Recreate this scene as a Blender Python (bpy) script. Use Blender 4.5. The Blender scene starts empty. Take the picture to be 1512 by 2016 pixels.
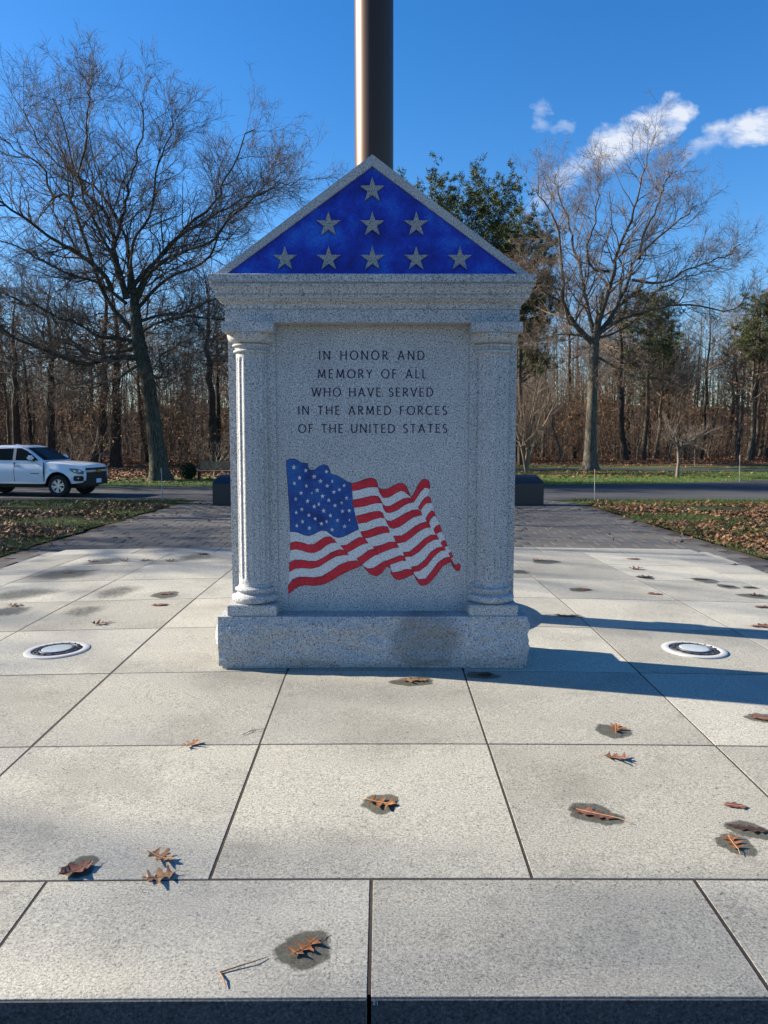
import bpy, bmesh, math, random
import numpy as np
from mathutils import Vector, Matrix

S = bpy.context.scene
C = S.collection
R = math.radians
UNIT = 1.219                      # side of one paving slab (4 ft)

# ------------------------------------------------------------------ camera
cam = bpy.data.cameras.new('camera')
cam.sensor_fit = 'VERTICAL'; cam.sensor_height = 36.0
cam.lens = 1514.0 / 2016.0 * 36.0
cam.clip_start = 0.05; cam.clip_end = 3000
camo = bpy.data.objects.new('camera', cam); C.objects.link(camo)
camo.location = (0.0369, -2.756, 1.5405)
camo.rotation_euler = (math.pi / 2 - 0.0942, 0.0, -0.00428)
S.camera = camo

# ------------------------------------------------------------------ sky and sun
SUN_AZ, SUN_EL = -77.5, 27.0      # azimuth clockwise from +Y
world = bpy.data.worlds.new('World'); S.world = world; world.use_nodes = True
wn = world.node_tree; wn.nodes.clear()
def wnode(t, **kw):
    n = wn.nodes.new(t)
    for k, v in kw.items(): setattr(n, k, v)
    return n
def wl(a, b): wn.links.new(a, b)
sky = wnode('ShaderNodeTexSky', sky_type='NISHITA', sun_disc=False)
sky.sun_elevation = R(SUN_EL); sky.sun_rotation = R(SUN_AZ)
sky.air_density = 1.0; sky.dust_density = 0.25; sky.ozone_density = 3.5
hs = wnode('ShaderNodeHueSaturation'); hs.inputs['Saturation'].default_value = 1.32
hs.inputs['Value'].default_value = 1.0; hs.inputs['Hue'].default_value = 0.506
wl(sky.outputs[0], hs.inputs['Color'])
bg = wnode('ShaderNodeBackground'); bg.inputs['Strength'].default_value = 0.076
out = wnode('ShaderNodeOutputWorld')
# thin clouds, laid out by direction (x/y, z/y of the view vector)
tc = wnode('ShaderNodeTexCoord'); sep = wnode('ShaderNodeSeparateXYZ'); wl(tc.outputs['Generated'], sep.inputs[0])
def wm(op, a, b=None, c=None):
    n = wnode('ShaderNodeMath', operation=op)
    for i, v in enumerate((a, b, c)):
        if v is None: continue
        if isinstance(v, (int, float)): n.inputs[i].default_value = v
        else: wl(v, n.inputs[i])
    return n.outputs[0]
ysafe = wm('MAXIMUM', sep.outputs[1], 0.02)
U = wm('DIVIDE', sep.outputs[0], ysafe); V = wm('DIVIDE', sep.outputs[2], ysafe)
inbank = wm('MULTIPLY', wm('LESS_THAN', wm('ABSOLUTE', wm('SUBTRACT', U, 0.40)), 0.42), wm('LESS_THAN', wm('ABSOLUTE', wm('SUBTRACT', V, 0.37)), 0.17))   # where the bank of clouds lies; elsewhere the sky is clear
comb = wnode('ShaderNodeCombineXYZ'); wl(U, comb.inputs[0]); wl(V, comb.inputs[1])
# warp the coordinates so that the edges tear and trail
wz = wnode('ShaderNodeTexNoise'); wz.inputs['Scale'].default_value = 18; wz.inputs['Detail'].default_value = 4; wz.inputs['Roughness'].default_value = 0.6
wl(comb.outputs[0], wz.inputs['Vector'])
ws = wnode('ShaderNodeSeparateXYZ'); wl(wz.outputs['Color'], ws.inputs[0])
U = wm('ADD', U, wm('MULTIPLY', wm('SUBTRACT', ws.outputs[0], 0.5), 0.085)); V = wm('ADD', V, wm('MULTIPLY', wm('SUBTRACT', ws.outputs[1], 0.5), 0.060))
nz = wnode('ShaderNodeTexNoise'); nz.inputs['Scale'].default_value = 42; nz.inputs['Detail'].default_value = 7
nz.inputs['Roughness'].default_value = 0.66; nz.inputs['Distortion'].default_value = 0.4
mpw = wnode('ShaderNodeMapping'); mpw.inputs['Rotation'].default_value = (0, 0, -0.55); mpw.inputs['Scale'].default_value = (0.55, 1.25, 1)
wl(comb.outputs[0], mpw.inputs[0]); wl(mpw.outputs[0], nz.inputs['Vector'])
nz2 = wnode('ShaderNodeTexNoise'); nz2.inputs['Scale'].default_value = 15; nz2.inputs['Detail'].default_value = 3
wl(mpw.outputs[0], nz2.inputs['Vector'])
acc = None
# centre u,v, half length, half width, tilt, weight
CLOUDS = [(0.328, 0.384, 0.058, 0.022, 0.42, 1.0), (0.366, 0.402, 0.026, 0.019, 0.7, 1.0), (0.290, 0.362, 0.036, 0.026, 0.45, 0.95), (0.245, 0.334, 0.050, 0.022, 0.6, 0.70),
          (0.458, 0.389, 0.046, 0.019, 0.12, 1.0), (0.416, 0.368, 0.034, 0.017, 0.6, 0.66), (0.395, 0.348, 0.030, 0.015, 0.7, 0.5), (0.54, 0.40, 0.06, 0.025, 0.1, 1.0),
          (0.207, 0.412, 0.016, 0.013, 0.9, 0.46), (0.203, 0.390, 0.019, 0.013, -0.4, 0.52), (0.226, 0.379, 0.018, 0.009, -0.5, 0.50), (0.66, 0.43, 0.07, 0.03, 0.1, 1.0), (0.205, 0.306, 0.045, 0.022, 0.6, 0.6)]
for (u0, v0, a, b, t, wgt) in CLOUDS:
    du = wm('SUBTRACT', U, u0); dv = wm('SUBTRACT', V, v0)
    x = wm('ADD', wm('MULTIPLY', du, math.cos(t) / a), wm('MULTIPLY', dv, math.sin(t) / a))
    y = wm('ADD', wm('MULTIPLY', du, -math.sin(t) / b), wm('MULTIPLY', dv, math.cos(t) / b))
    d = wm('ADD', wm('MULTIPLY', x, x), wm('MULTIPLY', y, y))
    m = wm('MULTIPLY', wm('MAXIMUM', wm('SUBTRACT', 1.0, wm('MULTIPLY', d, 0.5)), 0.0), wgt)
    acc = m if acc is None else wm('MAXIMUM', acc, m)
nn_ = wm('ADD', wm('MULTIPLY', wm('SUBTRACT', nz.outputs[0], 0.5), 2.4), wm('MULTIPLY', wm('SUBTRACT', nz2.outputs[0], 0.5), 2.0))
den = wm('MULTIPLY', wm('POWER', wm('MAXIMUM', acc, 0.0), 1.7), wm('ADD', 0.74, nn_))
cmask = wm('MULTIPLY', wm('MINIMUM', wm('MAXIMUM', wm('SUBTRACT', wm('MULTIPLY', den, 1.5), 0.16), 0.0), 1.0), wm('GREATER_THAN', sep.outputs[1], 0.03))
cmask = wm('MULTIPLY', cmask, 0.80)
cmix = wnode('ShaderNodeMixRGB'); wl(cmask, cmix.inputs[0]); wl(hs.outputs[0], cmix.inputs[1])
cmix.inputs[2].default_value = (4.8, 4.9, 5.1, 1)
bg2 = wnode('ShaderNodeBackground'); bg2.inputs['Strength'].default_value = bg.inputs['Strength'].default_value
wl(hs.outputs[0], bg.inputs['Color']); wl(cmix.outputs[0], bg2.inputs['Color'])
mx = wnode('ShaderNodeMixShader'); wl(inbank, mx.inputs[0]); wl(bg.outputs[0], mx.inputs[1]); wl(bg2.outputs[0], mx.inputs[2]); wl(mx.outputs[0], out.inputs[0])

sl = bpy.data.lights.new('sun', 'SUN'); sl.energy = 5.0; sl.angle = R(0.55); sl.color = (1.0, 0.90, 0.74)
so = bpy.data.objects.new('sun', sl); C.objects.link(so); so.location = (-30, 8, 30)
sv = Vector((math.sin(R(SUN_AZ)) * math.cos(R(SUN_EL)), math.cos(R(SUN_AZ)) * math.cos(R(SUN_EL)), math.sin(R(SUN_EL))))
so.rotation_euler = sv.to_track_quat('Z', 'Y').to_euler()
S.view_settings.view_transform = 'Standard'; S.view_settings.look = 'None'
S.view_settings.exposure = 1.43; S.view_settings.gamma = 1.0
S.cycles.use_denoising = True; S.cycles.adaptive_threshold = 0.01
S.cycles.max_bounces = 5; S.cycles.diffuse_bounces = 3; S.cycles.transparent_max_bounces = 6

# ------------------------------------------------------------------ helpers
def link(o, parent=None):
    C.objects.link(o)
    if parent is not None: o.parent = parent
    return o
def tag(o, label=None, cat=None, group=None, kind=None):
    if label: o['label'] = label
    if cat: o['category'] = cat
    if group: o['group'] = group
    if kind: o['kind'] = kind
    return o
def empty(name, loc=(0, 0, 0), rz=0.0):
    o = bpy.data.objects.new(name, None); o.empty_display_size = 0.2
    o.location = loc; o.rotation_euler = (0, 0, rz); C.objects.link(o); return o
def mesh_obj(name, verts, faces, m, parent=None, smooth=False):
    me = bpy.data.meshes.new(name)
    me.from_pydata([tuple(v) for v in verts], [], [tuple(f) for f in faces]); me.update()
    if isinstance(m, (list, tuple)):
        for x in m: me.materials.append(x)
    else: me.materials.append(m)
    if smooth: me.polygons.foreach_set('use_smooth', [True] * len(me.polygons))
    return link(bpy.data.objects.new(name, me), parent)
def bm_obj(name, bm, m, parent=None, smooth=False):
    me = bpy.data.meshes.new(name); bm.normal_update(); bm.to_mesh(me); bm.free()
    for x in (m if isinstance(m, (list, tuple)) else [m]): me.materials.append(x)
    if smooth: me.polygons.foreach_set('use_smooth', [True] * len(me.polygons))
    return link(bpy.data.objects.new(name, me), parent)
def np_mesh(name, V, F, m, parent=None, smooth=False, mat_idx=None):
    """V (n,3), F (k,4) or (k,3) int arrays"""
    me = bpy.data.meshes.new(name)
    V = np.asarray(V, np.float32); F = np.asarray(F, np.int32); k, s = F.shape
    me.vertices.add(len(V)); me.vertices.foreach_set('co', V.ravel())
    me.loops.add(k * s); me.loops.foreach_set('vertex_index', F.ravel())
    me.polygons.add(k); me.polygons.foreach_set('loop_start', np.arange(0, k * s, s, dtype=np.int32))
    me.polygons.foreach_set('loop_total', np.full(k, s, np.int32))
    if smooth: me.polygons.foreach_set('use_smooth', np.ones(k, bool))
    for x in (m if isinstance(m, (list, tuple)) else [m]): me.materials.append(x)
    if mat_idx is not None: me.polygons.foreach_set('material_index', np.asarray(mat_idx, np.int32))
    me.update(calc_edges=True); me.validate()
    return link(bpy.data.objects.new(name, me), parent)
def add_box(bm, x0, x1, y0, y1, z0, z1, bev=0.0):
    vs = [bm.verts.new(p) for p in ((x0, y0, z0), (x1, y0, z0), (x1, y1, z0), (x0, y1, z0), (x0, y0, z1), (x1, y0, z1), (x1, y1, z1), (x0, y1, z1))]
    fs = [bm.faces.new([vs[i] for i in f]) for f in ((0, 3, 2, 1), (4, 5, 6, 7), (0, 1, 5, 4), (1, 2, 6, 5), (2, 3, 7, 6), (3, 0, 4, 7))]
    if bev > 0:
        es = list({e for f in fs for e in f.edges})
        bmesh.ops.bevel(bm, geom=es, offset=bev, segments=2, affect='EDGES')
    return vs
def box_obj(name, dims, m, parent=None, bev=0.0):
    bm = bmesh.new(); add_box(bm, *dims, bev=bev); return bm_obj(name, bm, m, parent)
def lathe(profile, n, cx=0, cy=0, a0=0.0, a1=2 * math.pi):
    full = abs(a1 - a0 - 2 * math.pi) < 1e-6
    cols = n if full else n + 1
    V, F = [], []
    for (r, z) in profile:
        for i in range(cols):
            a = a0 + (a1 - a0) * i / n; V.append((cx + r * math.cos(a), cy + r * math.sin(a), z))
    for j in range(len(profile) - 1):
        for i in range(n):
            i2 = (i + 1) % cols
            F.append((j * cols + i, j * cols + i2, (j + 1) * cols + i2, (j + 1) * cols + i))
    return V, F
def smooth_by_angle(o, deg=35):
    me = o.data
    me.polygons.foreach_set('use_smooth', [True] * len(me.polygons))
    me.set_sharp_from_angle(angle=R(deg))
    return o
def zz(x, y):                                    # the plaza is crowned round the flagpole for drainage
    return -0.02504 * math.sqrt(x * x + (y - 3.5 * UNIT) ** 2 + 1)
# pixel of the 1512 x 2016 picture -> point on the crowned plaza (used only to measure where a leaf lies)
def on_plaza(u, v):
    a = (u - 756) / 1514.0; b = -(v - 1008) / 1514.0; th = 0.0942; yw = 0.00428
    x, y, z = a, math.cos(th) + math.sin(th) * b, -math.sin(th) + math.cos(th) * b
    d = (math.cos(yw) * x + math.sin(yw) * y, -math.sin(yw) * x + math.cos(yw) * y, z)
    Z = -0.06
    for _ in range(12):
        t = (Z - 1.5405) / d[2]; X, Y = 0.0369 + t * d[0], -2.756 + t * d[1]; Z = zz(X, Y)
    return X, Y, Z

# ------------------------------------------------------------------ materials
class Mat:
    def __init__(s, name, rough=0.8, metal=0.0, spec=0.4):
        s.m = bpy.data.materials.new(name); s.m.use_nodes = True; s.nt = s.m.node_tree
        s.b = s.nt.nodes['Principled BSDF']; s.b.inputs['Roughness'].default_value = rough
        s.b.inputs['Metallic'].default_value = metal; s.b.inputs['Specular IOR Level'].default_value = spec
        s._c = None
    def n(s, t, **kw):
        x = s.nt.nodes.new(t)
        for k, v in kw.items(): setattr(x, k, v)
        return x
    def l(s, a, b): s.nt.links.new(a, b)
    def coord(s, kind='Object'):
        if s._c is None: s._c = s.n('ShaderNodeTexCoord')
        return s._c.outputs[kind]
    def math(s, op, a, b=None, clamp=False):
        x = s.n('ShaderNodeMath', operation=op); x.use_clamp = clamp
        for i, v in enumerate((a, b)):
            if v is None: continue
            if isinstance(v, (int, float)): x.inputs[i].default_value = v
            else: s.l(v, x.inputs[i])
        return x.outputs[0]
    def noise(s, scale, detail=4, rough=0.55, vec=None, stretch=None, dist=0.0):
        x = s.n('ShaderNodeTexNoise'); x.inputs['Scale'].default_value = scale; x.inputs['Detail'].default_value = detail
        x.inputs['Roughness'].default_value = rough; x.inputs['Distortion'].default_value = dist
        v = vec if vec is not None else s.coord()
        if stretch:
            mp = s.n('ShaderNodeMapping'); mp.inputs['Scale'].default_value = stretch; s.l(v, mp.inputs[0]); v = mp.outputs[0]
        s.l(v, x.inputs['Vector']); return x.outputs[0]
    def voro(s, scale, vec=None, feature='F1', out='Distance'):
        x = s.n('ShaderNodeTexVoronoi', feature=feature); x.inputs['Scale'].default_value = scale
        s.l(vec if vec is not None else s.coord(), x.inputs['Vector']); return x.outputs[out]
    def ramp(s, fac, stops, interp='LINEAR'):
        x = s.n('ShaderNodeValToRGB'); x.color_ramp.interpolation = interp; e = x.color_ramp.elements
        while len(e) < len(stops): e.new(0.5)
        for i, (p, c) in enumerate(stops):
            e[i].position = p; e[i].color = (*c, 1) if isinstance(c, tuple) else (c, c, c, 1)
        s.l(fac, x.inputs[0]); return x.outputs[0]
    def mix(s, fac, a, b, mode='MIX'):
        x = s.n('ShaderNodeMixRGB', blend_type=mode)
        for i, v in enumerate((fac, a, b)):
            if isinstance(v, (int, float)): x.inputs[i].default_value = v if i == 0 else (v, v, v, 1)
            elif isinstance(v, tuple): x.inputs[i].default_value = (*v, 1)
            else: s.l(v, x.inputs[i])
        return x.outputs[0]
    def color(s, c):
        if isinstance(c, tuple): s.b.inputs['Base Color'].default_value = (*c, 1)
        else: s.l(c, s.b.inputs['Base Color'])
        return s
    def bump(s, h, strength=0.3, dist=0.01):
        x = s.n('ShaderNodeBump'); x.inputs['Strength'].default_value = strength; x.inputs['Distance'].default_value = dist
        s.l(h, x.inputs['Height']); s.l(x.outputs[0], s.b.inputs['Normal']); return s
    def rand(s):
        if not hasattr(s, '_oi'): s._oi = s.n('ShaderNodeObjectInfo')
        return s._oi.outputs['Random']

def plain(name, c, rough=0.6, metal=0.0, spec=0.4, var=0.12, scale=6.0):
    m = Mat(name, rough, metal, spec)
    f = m.ramp(m.noise(scale, 5), [(0.3, 1 - var), (0.7, 1 + var)])
    m.color(m.mix(1.0, c, f, 'MULTIPLY')); return m.m

def granite(name, base, dark, light, grain=108, rough=0.75, amt=0.55, stain=False, bump=0.25, weather=True):
    m = Mat(name, rough, 0, 0.35)
    n1 = m.noise(grain, 3, 0.65); n2 = m.noise(grain * 2.3, 2, 0.6); v = m.voro(grain * 0.9)
    c = m.ramp(n1, [(0.36, dark), (0.46, base), (0.55, base), (0.66, light)])
    c = m.mix(m.math('MULTIPLY', m.ramp(n2, [(0.30, 1.0), (0.44, 0.0)]), amt), c, dark)
    c = m.mix(m.math('MULTIPLY', m.ramp(n2, [(0.60, 0.0), (0.74, 1.0)]), 0.5), c, light)
    if weather:
        w = m.ramp(m.noise(1.7, 6, 0.6), [(0.30, 0.86), (0.70, 1.06)])
        c = m.mix(1.0, c, w, 'MULTIPLY')
        run = m.noise(5.0, 5, 0.6, stretch=(1, 1, 0.22))
        c = m.mix(m.math('MULTIPLY', m.ramp(run, [(0.52, 0.0), (0.80, 1.0)]), 0.22), c, (0.14, 0.13, 0.11))
    if stain:
        sp = m.n('ShaderNodeSeparateXYZ'); m.l(m.coord(), sp.inputs[0])
        dx = m.math('DIVIDE', m.math('SUBTRACT', sp.outputs[0], 0.36), 0.30); dz = m.math('DIVIDE', m.math('SUBTRACT', sp.outputs[2], 0.22), 0.26)
        d = m.math('ADD', m.math('MULTIPLY', dx, dx), m.math('MULTIPLY', dz, dz))
        k = m.math('SUBTRACT', m.math('ADD', m.noise(13, 5, 0.7), 0.42), d)
        c = m.mix(m.math('MULTIPLY', m.ramp(k, [(0.05, 0.0), (0.55, 1.0)]), 0.45), c, (0.07, 0.068, 0.06))
        ru = m.ramp(m.noise(2.6, 5, 0.6, stretch=(0.5, 1, 2.2)), [(0.52, 0.0), (0.72, 1.0)])
        c = m.mix(m.math('MULTIPLY', ru, 0.22), c, (0.33, 0.26, 0.19))
    m.color(c); m.bump(m.math('ADD', n1, m.math('MULTIPLY', v, 0.4)), bump, 0.004)
    return m.m

def paving():
    m = Mat('paving_granite', 0.82, 0, 0.3)
    ra = m.n('ShaderNodeAttribute'); ra.attribute_name = 'slab_tone'; r = ra.outputs['Fac']
    off = m.n('ShaderNodeVectorMath', operation='MULTIPLY_ADD')
    cb = m.n('ShaderNodeCombineXYZ'); m.l(m.math('MULTIPLY', r, 37.0), cb.inputs[0]); m.l(m.math('MULTIPLY', r, 91.0), cb.inputs[1])
    ad = m.n('ShaderNodeVectorMath', operation='ADD'); m.l(m.coord(), ad.inputs[0]); m.l(cb.outputs[0], ad.inputs[1])
    vec = ad.outputs[0]
    base, light, dark = (0.415, 0.398, 0.335), (0.56, 0.54, 0.46), (0.075, 0.077, 0.075)
    n1 = m.noise(105, 4, 0.72, vec); n2 = m.noise(210, 2, 0.6, vec); n3 = m.noise(26, 6, 0.78, vec, dist=1.4)
    c = m.ramp(n1, [(0.36, (0.19, 0.185, 0.16)), (0.46, (0.345, 0.33, 0.28)), (0.55, base), (0.68, light)])
    c = m.mix(m.math('MULTIPLY', m.ramp(n2, [(0.31, 1.0), (0.42, 0.0)]), 0.8), c, dark)
    fl = m.math('MULTIPLY', m.ramp(n3, [(0.31, 1.0), (0.39, 0.0)]), m.ramp(n1, [(0.40, 1.0), (0.56, 0.05)]))
    c = m.mix(m.math('MULTIPLY', fl, 0.8), c, (0.09, 0.095, 0.115))
    n4 = m.noise(48, 2, 0.6, vec); c = m.mix(m.math('MULTIPLY', m.ramp(n4, [(0.28, 1.0), (0.352, 0.0)]), 0.8), c, (0.10, 0.10, 0.098))
    # broad weathering and greyer, damper-looking patches that belong to the stone
    w = m.ramp(m.noise(0.9, 6, 0.62, vec), [(0.30, 0.70), (0.50, 0.98), (0.75, 1.08)])
    c = m.mix(1.0, c, w, 'MULTIPLY')
    g = m.ramp(m.noise(0.55, 4, 0.5, vec), [(0.50, 0.0), (0.74, 1.0)])
    c = m.mix(m.math('MULTIPLY', g, 0.34), c, (0.21, 0.215, 0.22))
    c = m.mix(m.math('MULTIPLY', m.ramp(m.noise(4.5, 6, 0.7, vec, dist=0.8), [(0.57, 0.0), (0.70, 1.0)]), 0.42), c, (0.19, 0.178, 0.15))
    rr = m.ramp(r, [(0.0, 0.80), (1.0, 1.10)]); c = m.mix(1.0, c, rr, 'MULTIPLY')
    at = m.n('ShaderNodeAttribute'); at.attribute_name = 'damp'
    dn = m.math('ADD', at.outputs['Fac'], m.math('MULTIPLY', m.math('SUBTRACT', m.noise(30, 5, 0.75), 0.5), m.math('MULTIPLY', at.outputs['Fac'], 2.0)))
    df = m.ramp(dn, [(0.28, 0.0), (0.55, 1.0)])
    c = m.mix(df, c, m.mix(1.0, c, (0.30, 0.30, 0.27), 'MULTIPLY'))
    m.color(c)
    m.l(m.ramp(df, [(0.0, 0.82), (1.0, 0.5)]), m.b.inputs['Roughness'])
    m.bump(m.math('ADD', n1, m.math('MULTIPLY', n3, 0.6)), 0.35, 0.004)
    return m.m

M = {}
M['granite'] = granite('monument_granite', (0.41, 0.415, 0.415), (0.06, 0.062, 0.066), (0.70, 0.70, 0.69))
M['granite_rough'] = granite('rock_faced_granite', (0.41, 0.415, 0.42), (0.09, 0.093, 0.098), (0.66, 0.66, 0.655), grain=95, amt=0.45, stain=True, bump=0.8)
M['granite_star'] = granite('star_granite', (0.29, 0.30, 0.29), (0.05, 0.052, 0.055), (0.47, 0.47, 0.455), amt=0.5, weather=False)
M['granite_pale'] = granite('flag_white_granite', (0.62, 0.62, 0.61), (0.18, 0.182, 0.185), (0.80, 0.795, 0.78), amt=0.4, weather=False)
M['paving'] = paving()
M['riser'] = granite('riser_shade_tone', (0.060, 0.064, 0.072), (0.02, 0.021, 0.024), (0.12, 0.125, 0.135), amt=0.5)  # near-black tone that carries the shade of the front riser

def painted(name, c1, c2, c3, scale=7):
    m = Mat(name, 0.55, 0, 0.35)
    n = m.noise(scale, 6, 0.62)
    c = m.ramp(n, [(0.30, c1), (0.50, c2), (0.72, c3)])
    g1 = m.noise(130, 3, 0.65); g2 = m.noise(260, 2, 0.6)
    c = m.mix(1.0, c, m.ramp(g1, [(0.34, 0.55), (0.5, 1.0), (0.68, 1.35)]), 'MULTIPLY')
    c = m.mix(m.math('MULTIPLY', m.ramp(g2, [(0.60, 0.0), (0.74, 1.0)]), 0.16), c, (0.42, 0.43, 0.46))
    m.color(c); m.bump(g1, 0.4, 0.004); return m.m
M['blue'] = painted('pediment_blue_paint', (0.001, 0.008, 0.19), (0.003, 0.032, 0.40), (0.010, 0.13, 0.64), 4.5)
M['canton'] = painted('flag_blue_paint', (0.004, 0.022, 0.14), (0.010, 0.065, 0.27), (0.02, 0.13, 0.36), 7)
M['red'] = painted('flag_red_paint', (0.44, 0.008, 0.022), (0.56, 0.012, 0.03), (0.62, 0.02, 0.038), 9)
M['outline'] = plain('carved_outline', (0.045, 0.018, 0.03), 0.9)
M['letter'] = plain('letter_paint', (0.016, 0.017, 0.045), 0.7)
M['mortar'] = plain('joint_filler', (0.042, 0.031, 0.025), 0.95, var=0.3, scale=30)
M['pole'] = None
mp = Mat('flagpole_bronze', 0.46, 0.75, 0.4)
mp.color(mp.mix(mp.noise(2.0, 5, 0.6, stretch=(9, 9, 0.25)), (0.058, 0.036, 0.028), (0.088, 0.057, 0.045))); M['pole'] = mp.m
M['collar'] = plain('collar_bronze', (0.09, 0.065, 0.05), 0.45, 0.5)
m = Mat('dark_granite', 0.30, 0, 0.5)
m.color(m.mix(m.ramp(m.noise(60, 3), [(0.4, 0.0), (0.7, 1.0)]), (0.010, 0.014, 0.022), (0.028, 0.034, 0.044))); M['dark_granite'] = m.m

def asphalt(name, a, b, grain=120, patch=0.35):
    m = Mat(name, 0.9, 0, 0.3)
    c = m.mix(m.noise(grain, 3, 0.7), a, b)
    c = m.mix(1.0, c, m.ramp(m.noise(0.35, 5, 0.6, stretch=(0.5, 1.3, 1)), [(0.3, 1 - patch), (0.7, 1 + patch * 0.4)]), 'MULTIPLY')
    m.color(c); m.bump(m.noise(grain, 2), 0.4, 0.004); return m.m
M['asphalt'] = asphalt('road_asphalt', (0.036, 0.037, 0.041), (0.075, 0.076, 0.08))
m = Mat('apron_paver', 0.9, 0, 0.3)
c = m.mix(m.noise(55, 3, 0.7), (0.062, 0.061, 0.060), (0.125, 0.12, 0.112))
c = m.mix(1.0, c, m.ramp(m.noise(0.8, 5, 0.6), [(0.3, 0.75), (0.7, 1.12)]), 'MULTIPLY')
c = m.mix(1.0, c, m.ramp(m.rand(), [(0, 0.86), (1, 1.10)]), 'MULTIPLY')
m.color(c); m.bump(m.noise(55, 2), 0.3, 0.004); M['paver'] = m.m

def ground_mat(name, stops, scale, extra=None):
    m = Mat(name, 0.95, 0, 0.15)
    c = m.ramp(m.noise(scale, 8, 0.72), stops)
    c2 = m.ramp(m.noise(scale * 9, 4, 0.7), [(0.3, 0.6), (0.7, 1.3)])
    m.color(m.mix(1.0, c, c2, 'MULTIPLY')); m.bump(m.noise(scale * 12, 4, 0.7), 0.7, 0.03); return m.m
M['lawn'] = ground_mat('lawn_soil', [(0.30, (0.045, 0.028, 0.016)), (0.50, (0.04, 0.045, 0.016)), (0.74, (0.05, 0.085, 0.02))], 1.1)
M['verge'] = ground_mat('verge_turf', [(0.30, (0.055, 0.09, 0.022)), (0.6, (0.08, 0.125, 0.03)), (0.8, (0.11, 0.095, 0.035))], 0.7)
M['floor'] = ground_mat('forest_floor_litter', [(0.30, (0.045, 0.028, 0.018)), (0.5, (0.085, 0.05, 0.03)), (0.75, (0.14, 0.085, 0.045))], 1.6)

def bark(name, a, b, c3, vs=(9, 9, 1.6)):
    m = Mat(name, 0.92, 0, 0.2)
    n = m.noise(2.2, 6, 0.65, stretch=vs)
    c = m.ramp(n, [(0.33, a), (0.52, b), (0.74, c3)])
    c = m.mix(m.math('MULTIPLY', m.ramp(m.rand(), [(0, 0.0), (1, 1.0)]), 0.35), c, m.mix(1.0, c, 0.45, 'MULTIPLY'))
    m.color(c); m.bump(n, 0.7, 0.03); return m.m
M['bark_left'] = bark('bark_lichen', (0.018, 0.017, 0.013), (0.07, 0.07, 0.052), (0.155, 0.155, 0.115))
M['bark_right'] = bark('bark_pale', (0.03, 0.027, 0.023), (0.11, 0.098, 0.078), (0.25, 0.225, 0.18))
M['bark'] = bark('bark_forest', (0.045, 0.034, 0.026), (0.12, 0.095, 0.075), (0.24, 0.20, 0.16))
M['bark_dark'] = bark('bark_dark', (0.018, 0.014, 0.012), (0.05, 0.04, 0.033), (0.10, 0.085, 0.07))
M['twig'] = plain('twig_bark', (0.165, 0.124, 0.092), 0.9, var=0.25, scale=0.7)
M['twig_left'] = plain('twig_grey_bark', (0.105, 0.084, 0.072), 0.9, var=0.25, scale=0.7)
M['twig_pale'] = plain('shrub_pale_bark', (0.155, 0.125, 0.10), 0.9, var=0.25, scale=1.0)
M['pine_bark'] = plain('pine_bark', (0.06, 0.045, 0.036), 0.95, var=0.3, scale=3)
def leafy(name, a, b, sc=1.5, trans=0.0):
    m = Mat(name, 0.7, 0, 0.25)
    m.color(m.mix(m.ramp(m.noise(sc, 4, 0.7), [(0.35, 0.0), (0.65, 1.0)]), a, b)); return m.m
M['needles'] = leafy('pine_needles', (0.045, 0.065, 0.022), (0.095, 0.12, 0.04))
M['evergreen'] = leafy('evergreen_leaves', (0.012, 0.022, 0.010), (0.03, 0.045, 0.018), 8)
M['brownleaf'] = leafy('withered_leaves', (0.12, 0.062, 0.030), (0.25, 0.14, 0.07), 1.2)
M['grass'] = leafy('grass_blades', (0.04, 0.075, 0.014), (0.095, 0.13, 0.03), 1.3)
M['litter'] = leafy('leaf_litter', (0.075, 0.032, 0.018), (0.27, 0.145, 0.08), 7)
M['litter_far'] = leafy('leaf_litter_far', (0.11, 0.046, 0.024), (0.27, 0.14, 0.07), 3)
M['wood'] = plain('bench_wood', (0.23, 0.18, 0.115), 0.85, var=0.25, scale=14)
M['iron'] = plain('dark_iron', (0.02, 0.02, 0.022), 0.6, 0.3)
M['stake'] = plain('stake_grey', (0.33, 0.32, 0.31), 0.6)
M['stake_red'] = plain('stake_red', (0.45, 0.14, 0.09), 0.6)
M['paint'] = None
m = Mat('truck_paint', 0.22, 0, 0.5); m.color((0.74, 0.76, 0.79)); m.b.inputs['Coat Weight'].default_value = 0.6; m.b.inputs['Coat Roughness'].default_value = 0.06
M['paint'] = m.m
m = Mat('truck_glass', 0.12, 0, 0.08); m.color((0.012, 0.014, 0.016)); M['glass'] = m.m
M['black'] = plain('black_plastic', (0.012, 0.012, 0.013), 0.55)
M['rubber'] = plain('tyre_rubber', (0.015, 0.015, 0.016), 0.85)
M['rim'] = plain('alloy_rim', (0.60, 0.61, 0.63), 0.3, 0.7)
M['chrome'] = plain('chrome_trim', (0.5, 0.51, 0.53), 0.3, 0.6, var=0.03)
M['lamp_glass'] = plain('headlight_glass', (0.10, 0.11, 0.12), 0.06, 0.0, 0.8)
M['lamp_core'] = plain('headlight_reflector', (0.8, 0.82, 0.85), 0.15, 0.8)
M['plate'] = plain('plate_white', (0.62, 0.66, 0.74), 0.5)
M['gold'] = plain('emblem_gold', (0.45, 0.30, 0.07), 0.3, 0.6)
M['trim_ring'] = plain('light_trim_ring', (0.44, 0.44, 0.43), 0.5, 0.0, var=0.06)
M['bezel'] = plain('light_bezel', (0.045, 0.048, 0.055), 0.5, 0.3)
m = Mat('light_lens', 0.25, 0, 0.6); m.color(m.mix(m.noise(9, 4), (0.32, 0.36, 0.38), (0.48, 0.52, 0.53))); M['lens'] = m.m
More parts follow.
